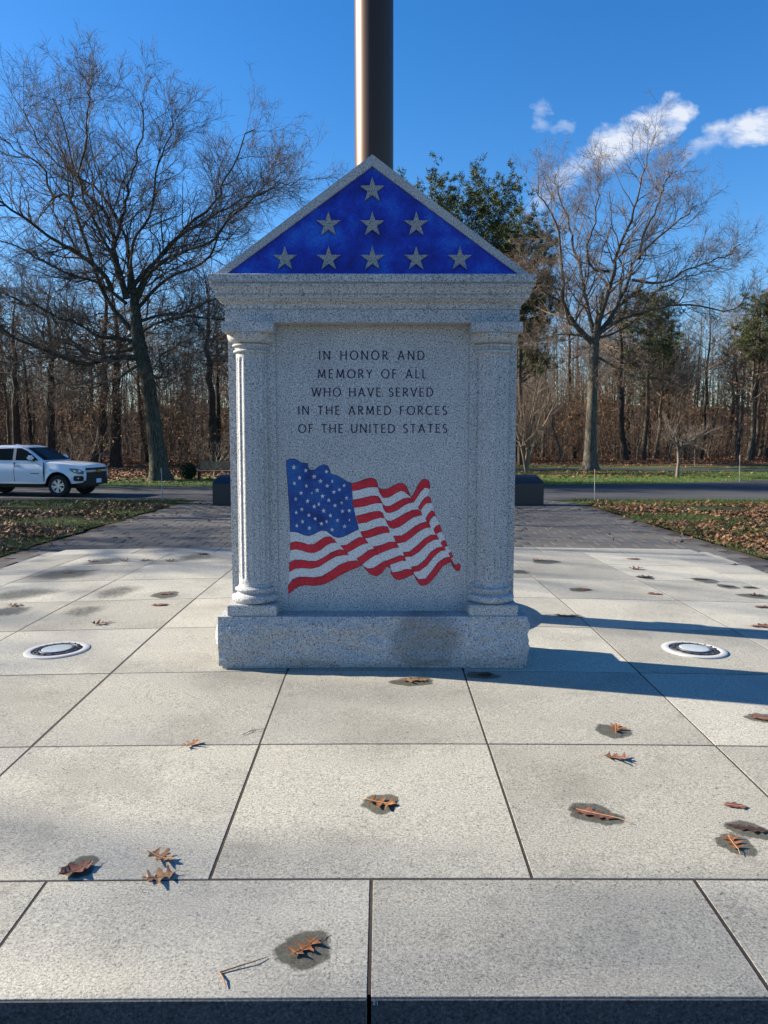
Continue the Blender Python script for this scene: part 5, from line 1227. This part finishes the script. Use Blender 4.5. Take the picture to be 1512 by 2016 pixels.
def damp(u, v, hw, hh, ang=0.0, seed=0, soft=0.26, strength=1.0):
    x, y, z = on_plaza(u, v)
    rx = (on_plaza(u + hw, v)[0] - on_plaza(u - hw, v)[0]) / 2; ry = (on_plaza(u, v - hh)[1] - on_plaza(u, v + hh)[1]) / 2
    rs = random.Random(seed); ph = [rs.uniform(0, 6.28) for _ in range(4)]; c_, s_ = math.cos(ang), math.sin(ang)
    def f(px_, py_):
        dx, dy = px_ - x, py_ - y; ex, ey = (dx * c_ + dy * s_) / rx, (-dx * s_ + dy * c_) / ry; a = math.atan2(ey, ex)
        wob = 1 + .10 * math.sin(2 * a + ph[0]) + .07 * math.sin(3 * a + ph[1]) + .05 * math.sin(5 * a + ph[2]) + .03 * math.sin(9 * a + ph[3])
        return strength * max(0.0, min(1.0, 0.5 + (1 - math.hypot(ex, ey) / wob) / (2 * soft)))
    ext = max(rx, ry) * (1.25 + soft); N = 24
    for (x0, x1, y0, y1, so_) in slabs:
        ax, bx, ay, by = max(x0 + .005, x - ext), min(x1 - .005, x + ext), max(y0 + .005, y - ext), min(y1 - .005, y + ext)
        if bx - ax < .01 or by - ay < .01: continue
        V, A_ = [], []; dz = so_['lift'] + .0009
        for jj in range(N + 1):
            for ii in range(N + 1):
                px_, py_ = ax + (bx - ax) * ii / N, ay + (by - ay) * jj / N; V.append((px_, py_, slab_z(so_, px_, py_) + .0004)); A_.append(f(px_, py_))
        F = [(jj * (N + 1) + ii, jj * (N + 1) + ii + 1, (jj + 1) * (N + 1) + ii + 1, (jj + 1) * (N + 1) + ii) for jj in range(N) for ii in range(N)]
        F = [q for q in F if max(A_[k] for k in q) > 0.01]
        if not F: continue
        keep = sorted({k for q in F for k in q}); mp_ = {k: i for i, k in enumerate(keep)}
        o = mesh_obj('damp_patch', [V[k] for k in keep], [tuple(mp_[k] for k in q) for q in F], M['paving'], so_)
        tone(o, so_['tone']); at = o.data.attributes.new('damp', 'FLOAT', 'POINT'); at.data.foreach_set('value', [A_[k] for k in keep])
def slab_z(o, px_, py_): return zz(px_, py_) + o['lift']
def leaf(u, v, size, yaw, shape, m, curl, fold, label, seed, group=None, dz=0.003):
    x, y, z = on_plaza(u, v); V, F, nF = oak_leaf(shape, size, curl * .55, fold * .5, seed)
    o = mesh_obj('fallen_leaf', V, F, [M[m], M['leaf_vein'] if m != 'leaf_dark' else M['leaf_dark']])
    for i, p in enumerate(o.data.polygons): p.material_index = 1 if i >= nF else 0; p.use_smooth = True
    o.location = (x, y, z + dz); o.rotation_euler = (0, 0, yaw); tag(o, label, 'leaf', group or 'fallen leaves on the plaza')
# near leaves, each its own
damp(600, 1870, 50, 38, .25, 1); leaf(601, 1868, .125, R(-130), OAK, 'leaf_orange', .25, .30, 'orange lobed oak leaf on a round damp patch nearest the front edge', 1)
damp(160, 1706, 30, 20, .5, 2); leaf(148, 1716, .135, R(225), BROAD, 'leaf_red', .5, .45, 'curled red-brown leaf across the joint at lower left', 2)
leaf(318, 1691, .135, R(-25), OAK, 'leaf_tan', .55, .55, 'tan skeletal oak leaf just above the joint at lower left', 3)
leaf(314, 1729, .135, R(200), OAK, 'leaf_tan', .35, .35, 'tan pointed oak leaf lying on the joint at lower left', 4)
leaf(377, 1468, .115, R(60), OAK, 'leaf_tan', .6, .45, 'tan curled oak leaf with upright stalk on the middle left joint', 5)
damp(750, 1582, 38, 17, -.1, 6); leaf(750, 1582, .145, R(-20), OAK, 'leaf_orange', .15, .15, 'orange oak leaf on a damp patch in the middle slab', 6)
damp(1208, 1440, 30, 14, 0, 7); leaf(1212, 1437, .13, R(75), OAK, 'leaf_orange', .45, .3, 'orange oak leaf on a damp patch just above the right joint', 7)
leaf(1212, 1494, .135, R(-15), OAK, 'leaf_red', .5, .45, 'red-brown crumpled oak leaf just below the right joint', 8)
damp(1171, 1603, 50, 19, -.32, 9); leaf(1172, 1604, .20, R(152), LONG, 'leaf_red', .06, .05, 'long flat red-brown leaf on a slanting damp patch', 9)
leaf(1447, 1588, .10, R(-10), BROAD, 'leaf_red', .1, .1, 'small flat reddish leaf on dry stone at the right', 10)
damp(1474, 1634, 40, 17, -.25, 11); leaf(1472, 1633, .17, R(160), LONG, 'leaf_dark', .05, .05, 'dark sodden leaf on the upper of two touching damp patches at the right', 11)
damp(1449, 1663, 34, 20, -.3, 12); leaf(1443, 1662, .12, R(85), OAK, 'leaf_orange', .2, .2, 'star-shaped orange leaf on the lower of two touching damp patches at the right', 12)
damp(1503, 1414, 28, 10, -.15, 13); leaf(1506, 1416, .155, R(170), BROAD, 'leaf_red', .1, .15, 'reddish leaf on a damp patch cut off by the right edge', 13)
damp(813, 1342, 38, 9, 0, 14); leaf(806, 1341, .12, R(10), OAK, 'leaf_tan', .3, .25, 'pale tan leaf with a damp patch at the foot of the monument base', 14); leaf(828, 1341, .10, R(190), OAK, 'leaf_tan', .4, .35, 'smaller pale tan leaf touching the one at the foot of the monument', 15)
damp(949, 1330, 30, 7, 0, 16); leaf(955, 1329, .11, R(20), BROAD, 'leaf_dark', .1, .1, 'dark leaf in the shade at the front right foot of the monument', 16)
# left of the monument
leaf(192, 1230, .13, R(10), OAK, 'leaf_red', .9, .7, 'curled brown leaf standing on edge behind the left light', 17); leaf(211, 1227, .10, R(30), LONG, 'leaf_red', .5, .5, 'narrow brown leaf beside the curled one behind the left light', 18)
damp(326, 1171, 27, 6, 0.1, 19); leaf(325, 1170, .15, R(15), OAK, 'leaf_red', .3, .2, 'brown leaf on an oval damp patch left of the monument', 19)
leaf(315, 1192, .17, R(8), BROAD, 'leaf_red', .05, .05, 'flat brown leaf without damp patch left of the monument', 20)
damp(128, 1130, 60, 13, .1, 21, .5, .62); leaf(132, 1128, .15, R(20), OAK, 'leaf_red', .3, .2, 'leaf on the broad damp stain far left', 21)
damp(40, 1170, 70, 14, .05, 22, .6, .55); damp(230, 1165, 50, 14, .1, 23, .6, .5); damp(165, 1203, 50, 12, 0, 24, .6, .5)
damp(20, 1203, 38, 11, .1, 25, .5, .6); leaf(30, 1193, .16, R(20), OAK, 'leaf_red', .3, .3, 'brown leaf on a damp stain at the far left edge', 25)
damp(205, 1106, 45, 8, 0, 26, .6, .55); leaf(182, 1106, .18, R(10), OAK, 'leaf_red', .4, .3, 'brown leaf on a grey stain in the far left slabs', 26)
leaf(246, 1105, .17, R(40), OAK, 'leaf_tan', .8, .6, 'upturned tan leaf in the far left row', 27); leaf(285, 1104, .24, R(5), LONG, 'leaf_tan', .3, .3, 'long tan leaf lying beside the upturned one in the far left row', 28)
damp(385, 1097, 45, 7, .05, 29, .6, .55); leaf(400, 1092, .17, R(0), BROAD, 'leaf_dark', .2, .2, 'dark leaf on the grey stain nearest the monument at the far left', 29); leaf(335, 1105, .17, R(30), OAK, 'leaf_red', .4, .3, 'reddish leaf in the far left row near the monument', 30)
# right of the monument
damp(1075, 1106, 25, 4, -.05, 31); leaf(1058, 1103, .19, R(-10), OAK, 'leaf_tan', .3, .2, 'tan leaf with damp tail just right of the monument in the far row', 31)
damp(1142, 1161, 20, 4, 0, 32); leaf(1146, 1161, .17, R(0), OAK, 'leaf_orange', .15, .15, 'bright orange leaf on a small damp patch right of the monument', 32)
leaf(1247, 1101, .20, R(0), BROAD, 'leaf_red', .15, .1, 'flat brown leaf in the far right row', 33)
leaf(1252, 1121, .20, R(10), OAK, 'leaf_red', .5, .4, 'crumpled brown leaf in the second far row at the right', 34); damp(1270, 1137, 14, 3.5, 0, 35); leaf(1270, 1137, .22, R(5), OAK, 'leaf_dark', .2, .2, 'dark leaf just in front of the crumpled brown one at the right', 35)
leaf(1289, 1170, .16, R(-5), BROAD, 'leaf_red', .05, .05, 'flat brown leaf touching the long joint at the right', 36)
damp(1390, 1143, 22, 4.5, -.1, 37); leaf(1376, 1141, .22, R(-10), LONG, 'leaf_dark', .1, .1, 'long dark leaf with damp tail among the far right stains', 37)
damp(1433, 1155, 18, 4, 0, 38); leaf(1433, 1155, .17, R(0), LONG, 'leaf_dark', .05, .05, 'dark leaf on the oval stain right of the long dark leaf', 38)
damp(1479, 1157, 14, 2.6, 0, 39); leaf(1478, 1157, .14, R(0), LONG, 'leaf_dark', .05, .05, 'small dark leaf near the far right edge', 39)
damp(1487, 1174, 27, 5, 0, 40); leaf(1488, 1173, .17, R(0), OAK, 'leaf_dark', .2, .15, 'dark lobed leaf on the big oval stain near the right edge', 40)
leaf(1450, 1112, .2, R(0), LONG, 'leaf_dark', .1, .1, 'dark leaf in the last row near the right corner', 41)
leaf(1502, 1196, .16, R(10), BROAD, 'leaf_red', .1, .1, 'brown leaf at the right edge behind the pole shadow', 42); leaf(1500, 1234, .20, R(-5), BROAD, 'leaf_red', .1, .1, 'flat brown leaf at the right edge beside the pole shadow', 43)
leaf(1118, 1213, .26, R(-5), LONG, 'leaf_dark', .1, .1, 'long dark leaf lying in the flagpole shadow', 44)
damp(1025, 1126, 15, 4, 0, 45)
# bent twig and a small forked one
def twig(u, v, lines, label, m):
    x, y, z = on_plaza(u, v); t = empty('fallen_twig', (x, y, z)); tag(t, label, 'twig')
    rg = np.random.default_rng(3)
    for pts, r0 in lines:
        p = np.array(pts)[None]; p = p + np.array([0, 0, .004]); np_mesh('sprig', *tubes(p, np.linspace(r0, r0 * .5, p.shape[1])[None], 6, rg), m, t, True)
twig(432, 1917, [([(0, 0, 0), (.05, .022, .003), (.10, .042, .006), (.138, .068, .003)], .0028), ([(0, 0, .001), (.018, -.03, .004), (.034, -.064, 0)], .0034)], 'bent V-shaped tan twig near the front edge', M['leaf_tan'])
twig(478, 1448, [([(0, 0, 0), (.03, .04, .004), (.05, .09, .002)], .002), ([(.03, .04, .004), (.07, .055, .006), (.11, .09, .003)], .0018)], 'small forked dark twig above the middle left joint', M['leaf_dark'])

# ------------------------------------------------------------------ white pickup
tr = empty('pickup_truck', (0, 0, 0)); tag(tr, 'white crew-cab pickup parked on the road at the left edge', 'pickup truck')
WB = 1.63; HW = 0.925
def arch(cx, r=.475, z=.40, a0=8, a1=172, n=14, rev=False):
    pts = [(cx + r * math.cos(R(a0 + (a1 - a0) * k / n)), z + r * math.sin(R(a0 + (a1 - a0) * k / n))) for k in range(n + 1)]
    return pts[::-1] if rev else pts
def shape_y(x, z, s):
    y = HW
    if x > 1.55: y -= .16 * ((x - 1.55) / 1.0) ** 2.2
    if x < -2.5: y -= .05 * ((-2.5 - x) / .35) ** 2
    y += .018 * math.exp(-((z - .88) / .16) ** 2)
    if z > 1.0: y -= .055 * ((z - 1.0) / .24)
    if z < .6: y -= .035 * ((.6 - z) / .2)
    return y * s
bodyp = [(2.46, .50), (2.53, .58), (2.55, .74), (2.55, .90), (2.545, 1.02), (2.50, 1.085), (2.30, 1.125), (1.95, 1.165), (1.55, 1.195), (1.16, 1.215), (.5, 1.215), (-.3, 1.222), (-1.15, 1.232), (-1.2, 1.26), (-2.0, 1.27), (-2.82, 1.27), (-2.85, .9), (-2.84, .60), (-2.75, .50), (-2.2, .47)] + arch(-WB, rev=True)[0:] + [(-1.0, .44), (0, .44), (1.0, .45)] + arch(WB, rev=True) + [(2.2, .46)]
ysl = [-1, -.86, -.6, -.25, .25, .6, .86, 1]
V, F = [], []; n = len(bodyp)
for s in ysl:
    for (x, z) in bodyp:
        a_ = abs(s); y = shape_y(x, z, s); zc = z
        if z > 1.0 and x > 1.0: zc += .035 * (1 - a_ ** 2) - (.03 if a_ == 1 else 0)
        if a_ == 1 and z > 1.0: y *= .985
        xx = x + (.06 * (1 - a_ ** 2) if x > 2.3 else 0)
        V.append((xx, y, zc))
for k in range(len(ysl) - 1):
    for i in range(n): F.append((k * n + i, k * n + (i + 1) % n, (k + 1) * n + (i + 1) % n, (k + 1) * n + i))
F.append(tuple(range(n))[::-1]); F.append(tuple(range((len(ysl) - 1) * n, len(ysl) * n)))
o = mesh_obj('body', V, F, M['paint'], tr)
bm = bmesh.new(); bm.from_mesh(o.data); bmesh.ops.triangulate(bm, faces=[f for f in bm.faces if len(f.verts) > 4]); bmesh.ops.recalc_face_normals(bm, faces=bm.faces); bm.to_mesh(o.data); bm.free()
smooth_by_angle(o, 32)
# cab
rings = [(1.19, 1.18, -1.19, .868), (1.25, 1.10, -1.175, .862), (1.60, .56, -1.04, .775), (1.70, .36, -.99, .742), (1.755, .20, -.93, .690), (1.785, .02, -.80, .56), (1.792, -.2, -.6, .3)]
V, F = [], []
for (z, xf, xr, y) in rings:
    rr = .10 if z < 1.7 else .14
    cs = [(xf - rr * .9, -y), (xf - .03, -y + rr), (xf + .0, -y * .4), (xf + .0, y * .4), (xf - .03, y - rr), (xf - rr * .9, y), (xr + rr * .6, y), (xr, y - rr), (xr, -y + rr), (xr + rr * .6, -y)]
    V += [(a_, b_, z) for a_, b_ in cs]
for j in range(len(rings) - 1):
    for i in range(10): F.append((j * 10 + i, j * 10 + (i + 1) % 10, (j + 1) * 10 + (i + 1) % 10, (j + 1) * 10 + i))
F.append(tuple(range((len(rings) - 1) * 10, len(rings) * 10)))
smooth_by_angle(mesh_obj('cab', V, F, M['paint'], tr), 38)
def side_y(z): return np.interp(z, [1.19, 1.25, 1.60, 1.70, 1.755], [.868, .862, .775, .742, .690])
def side_panel(name, pts, s, m, parent, off=.006):
    V = [(x, s * (side_y(z) + off), z) for x, z in pts]; f = tuple(range(len(pts)))
    # wanted outward normal: -y for s=-1
    A_ = sum(pts[i][0] * pts[(i + 1) % len(pts)][1] - pts[(i + 1) % len(pts)][0] * pts[i][1] for i in range(len(pts)))
    ccw = A_ > 0
    if (s < 0) != ccw: f = f[::-1]
    return mesh_obj(name, V, [f], m, parent)
for s in (-1, 1):
    side_panel('side_window', [(.90, 1.262), (.02, 1.262), (.02, 1.45), (.02, 1.685), (.20, 1.685), (.44, 1.60), (.70, 1.43)], s, M['glass'], tr, .02)
    side_panel('side_window', [(-.10, 1.262), (-1.02, 1.275), (-.97, 1.45), (-.86, 1.66), (-.10, 1.685)], s, M['glass'], tr, .02)
    side_panel('pillar_trim', [(.02, 1.262), (-.10, 1.262), (-.10, 1.685), (.02, 1.685)], s, M['stake'], tr, .018)
    # doors as thin skins with gaps, each with its handle
    for (x0, x1, hx) in ((1.10, .0, .14), (-.02, -1.10, -.98)):
        zl = [.53, .62, .72, .80, .86, .92, 1.0, 1.08, 1.16, 1.205]; V, F = [], []; nx_ = 6
        for z in zl:
            xe = x1 + (max(0.0, .80 - z) * 1.15 if x1 < -.5 else 0)
            for i in range(nx_ + 1):
                x = x0 + (xe - x0) * i / nx_; V.append((x, shape_y(x, z, s) * (.985 if z > 1.0 else 1) + s * .009, z))
        for j in range(len(zl) - 1):
            for i in range(nx_): F.append((j * 7 + i, j * 7 + i + 1, j * 7 + i + 8, j * 7 + i + 7))
        o = mesh_obj('door', V, F, M['paint'], tr, True)
        bm = bmesh.new(); bm.from_mesh(o.data); bm.normal_update(); bm.faces.ensure_lookup_table()
        if bm.faces[0].normal.y * s < 0: bmesh.ops.reverse_faces(bm, faces=bm.faces)
        bm.to_mesh(o.data); bm.free()
        bm = bmesh.new(); add_box(bm, hx - .11, hx + .11, min(s * .950, s * .985), max(s * .950, s * .985), 1.075, 1.115, .012); bm_obj('handle', bm, M['chrome'], o)
    # gaps drawn as real dark reveals
    for gx in (1.115, -.01):
        bm = bmesh.new(); add_box(bm, gx - .006, gx + .006, min(s * .90, s * .934), max(s * .90, s * .934), .53, 1.20); bm_obj('door_gap', bm, M['black'], tr)
    bm = bmesh.new(); add_box(bm, .62, .95, min(s * .93, s * .951), max(s * .93, s * .951), .80, .825); bm_obj('side_badge', bm, M['black'], tr)
    bm = bmesh.new(); add_box(bm, -1.15, 1.12, min(s * .84, s * .912), max(s * .84, s * .912), .405, .452, .01); bm_obj('sill', bm, M['black'], tr)
    # mirror
    bm = bmesh.new(); add_box(bm, .62, .80, min(s * .93, s * 1.16), max(s * .93, s * 1.16), 1.27, 1.44, .05); mir = bm_obj('mirror', bm, M['paint'], tr)
    bm = bmesh.new(); add_box(bm, .64, .76, min(s * .84, s * 1.10), max(s * .84, s * 1.10), 1.235, 1.275, .01); bm_obj('bracket', bm, M['black'], mir)
    # wheel arch lining
    for cx in (WB, -WB):
        V, F = [], []
        pts = arch(cx, .472, .40, -5, 185, 18)
        for y in (s * .40, s * .915):
            for (x, z) in pts: V.append((x, y, z))
        n = len(pts)
        for i in range(n - 1): F.append((i, i + 1, n + i + 1, n + i))
        F.append(tuple(range(n)))
        mesh_obj('arch_liner', V, F, M['black'], tr)
    # headlight
    hp = [(2.30, .985), (2.06, 1.00), (2.12, .90), (2.34, .80), (2.53, .80), (2.54, .90)]
    bm = bmesh.new(); a_ = []; b_ = []
    for (x, z) in hp:
        y = shape_y(x, z, 1); a_.append(bm.verts.new((x + .012, s * (y + .012), z))); b_.append(bm.verts.new((x - .04, s * (y - .05), z)))
    bm.faces.new(a_)
    for i in range(len(hp)): bm.faces.new((a_[i], b_[i], b_[(i + 1) % len(hp)], a_[(i + 1) % len(hp)]))
    bmesh.ops.recalc_face_normals(bm, faces=bm.faces); hl = bm_obj('headlight', bm, M['lamp_glass'], tr)
    for lx in (2.25, 2.42):
        bm = bmesh.new(); bmesh.ops.create_uvsphere(bm, u_segments=10, v_segments=6, radius=.042); oo = bm_obj('reflector', bm, M['lamp_core'], hl, True); oo.location = (lx, s * (shape_y(lx, .9, 1) + .004), .895); oo.scale = (1, .5, 1)
    # fog lamp pocket in the bumper corner
    bm = bmesh.new(); add_box(bm, 2.18, 2.53, min(s * .62, s * .885), max(s * .62, s * .885), .555, .735, .03); fk = bm_obj('fog_pocket', bm, M['black'], tr)
    bm = bmesh.new(); bmesh.ops.create_uvsphere(bm, u_segments=8, v_segments=6, radius=.03); oo = bm_obj('fog_lamp', bm, M['lamp_core'], fk, True); oo.location = (2.40, s * .892, .65)
# windscreen
wsp = [(1.13, .70, 1.235), (1.165, .35, 1.235), (1.165, -.35, 1.235), (1.13, -.70, 1.235), (.46, -.60, 1.69), (.40, -.3, 1.715), (.40, .3, 1.715), (.46, .60, 1.69)]
def fx(z): return np.interp(z, [1.19, 1.25, 1.60, 1.70, 1.755], [1.18, 1.10, .56, .36, .20])
V, F = [], []; zr = [1.265, 1.36, 1.46, 1.56, 1.60, 1.65, 1.70]; fy = [-1, -.93, -.4, 0, .4, .93, 1]
for z in zr:
    yy = side_y(z) - .085
    for f_ in fy: V.append((fx(z) + .016 - (.034 if abs(f_) == 1 else .022 if abs(f_) == .93 else 0), yy * f_, z + .008))
for j in range(6):
    for i in range(6): F.append((j * 7 + i, j * 7 + i + 1, j * 7 + i + 8, j * 7 + i + 7))
mesh_obj('windscreen', V, F, M['glass'], tr, True)
# rear window
mesh_obj('rear_window', [(-1.19, .6, 1.30), (-1.19, -.6, 1.30), (-1.05, -.52, 1.66), (-1.05, .52, 1.66)], [(0, 1, 2, 3)], M['glass'], tr)
# front: upper grille, chrome bar, emblem, lower black bumper, plate
def front_strip(name, z0, z1, hw, x, m, parent, th=.03, ry=0.0):
    V, F = [], []; ny_ = 8
    for i in range(ny_ + 1):
        y = -hw + 2 * hw * i / ny_; xx = x - .09 * (y / .9) ** 2
        V += [(xx, y, z0), (xx, y, z1), (xx - th, y, z0), (xx - th, y, z1)]
    for i in range(ny_):
        a_ = 4 * i; F += [(a_, a_ + 4, a_ + 5, a_ + 1), (a_ + 1, a_ + 5, a_ + 7, a_ + 3), (a_ + 2, a_ + 6, a_ + 4, a_)]
    F += [(0, 1, 3, 2), (4 * ny_, 4 * ny_ + 2, 4 * ny_ + 3, 4 * ny_ + 1)]
    return mesh_obj(name, V, F, m, parent)
front_strip('grille', .925, 1.005, .70, 2.625, M['black'], tr, .08)
front_strip('chrome_bar', .865, .915, .74, 2.63, M['chrome'], tr, .08)
lg = front_strip('lower_grille', .56, .855, .66, 2.635, M['black'], tr, .10)
for k in range(3): front_strip('bar', .62 + .08 * k, .635 + .08 * k, .62, 2.642, M['iron'], lg, .012)
front_strip('bumper', .40, .555, .72, 2.63, M['black'], tr, .35)
front_strip('licence_plate', .47, .615, .155, 2.655, M['plate'], tr, .02)
em = prism_xz('emblem', [(-.13, .03), (-.05, .03), (-.05, .055), (.05, .055), (.05, .03), (.13, .03), (.13, -.03), (.05, -.03), (.05, -.055), (-.05, -.055), (-.05, -.03), (-.13, -.03)], -.012, .0, M['gold'], tr)
em.rotation_euler = (0, 0, R(90)); em.location = (2.648, 0, .888)
# bed floor and tailgate lie out of view; closed cover on the bed
box_obj('bed_cover', (-2.78, -1.22, -.80, .80, 1.262, 1.285), M['black'], tr, .006)
# wheels
def wheel(x, s):
    prt = [(.235, -.12), (.30, -.125), (.355, -.118), (.378, -.10), (.386, -.06), (.386, .06), (.378, .10), (.355, .118), (.30, .125), (.235, .12)]
    V, F = [], []; nn = 36
    for (r_, yy) in prt:
        for i in range(nn): a = 2 * math.pi * i / nn; V.append((r_ * math.cos(a), yy, r_ * math.sin(a)))
    for j in range(len(prt) - 1):
        for i in range(nn): F.append((j * nn + i, (j + 1) * nn + i, (j + 1) * nn + (i + 1) % nn, j * nn + (i + 1) % nn))
    w_ = mesh_obj('wheel', V, F, M['rubber'], tr); smooth_by_angle(w_, 35); w_.location = (x, s * .80, .386)
    yo = s * .105
    bm = bmesh.new()
    for k in range(6):                                   # split spokes
        for dv in (-.13, .13):
            a = 2 * math.pi * k / 6 + .3; a0 = a + dv * .9; a1 = a + dv * 1.3
            p0 = Vector((.05 * math.cos(a0), 0, .05 * math.sin(a0))); p1 = Vector((.222 * math.cos(a1), 0, .222 * math.sin(a1))); d = (p1 - p0).normalized(); nv = Vector((-d.z, 0, d.x))
            q = []
            for yy in (yo, yo - s * .03):
                for p, ww in ((p0, .018), (p1, .024)): q += [bm.verts.new((p + nv * ww) + Vector((0, yy, 0))), bm.verts.new((p - nv * ww) + Vector((0, yy, 0)))]
            for f in ((0, 1, 3, 2), (4, 6, 7, 5), (0, 2, 6, 4), (1, 5, 7, 3)): bm.faces.new([q[i] for i in f])
    bmesh.ops.recalc_face_normals(bm, faces=bm.faces); bm_obj('rim_spokes', bm, M['rim'], w_)
    V, F = [], []
    for (r_, yy) in [(.236, yo + s * .012), (.222, yo + s * .012), (.216, yo - s * .02), (.212, yo - s * .12)]:
        for i in range(nn): a = 2 * math.pi * i / nn; V.append((r_ * math.cos(a), yy, r_ * math.sin(a)))
    for j in range(3):
        for i in range(nn): F.append((j * nn + i, (j + 1) * nn + i, (j + 1) * nn + (i + 1) % nn, j * nn + (i + 1) % nn))
    mesh_obj('rim', V, F, M['rim'], w_, True)
    V = [(.21 * math.cos(2 * math.pi * i / nn), yo - s * .09, .21 * math.sin(2 * math.pi * i / nn)) for i in range(nn)]; mesh_obj('brake_disc', V, [tuple(range(nn))], M['iron'], w_)
    V = [(.06 * math.cos(2 * math.pi * i / 12), yo + s * .006, .06 * math.sin(2 * math.pi * i / 12)) for i in range(12)]; mesh_obj('hub_cap', V, [tuple(range(12))], M['rim'], w_)
for x in (WB, -WB):
    for s in (-1, 1): wheel(x, s)
box_obj('underbody', (-2.7, 2.3, -.62, .62, .30, .50), M['black'], tr, .02)
bm = bmesh.new(); add_box(bm, -.55, -.40, -.05, .05, 1.79, 1.815, .01); bm_obj('roof_antenna', bm, M['paint'], tr)
hd = R(-10); fw = Vector((-11.12, 24.0, 0)); loc = Vector((WB * math.cos(hd) + .80 * math.sin(hd), WB * math.sin(hd) - .80 * math.cos(hd), 0))
tr.location = (fw.x - loc.x, fw.y - loc.y, -0.452); tr.rotation_euler = (0, 0, hd)
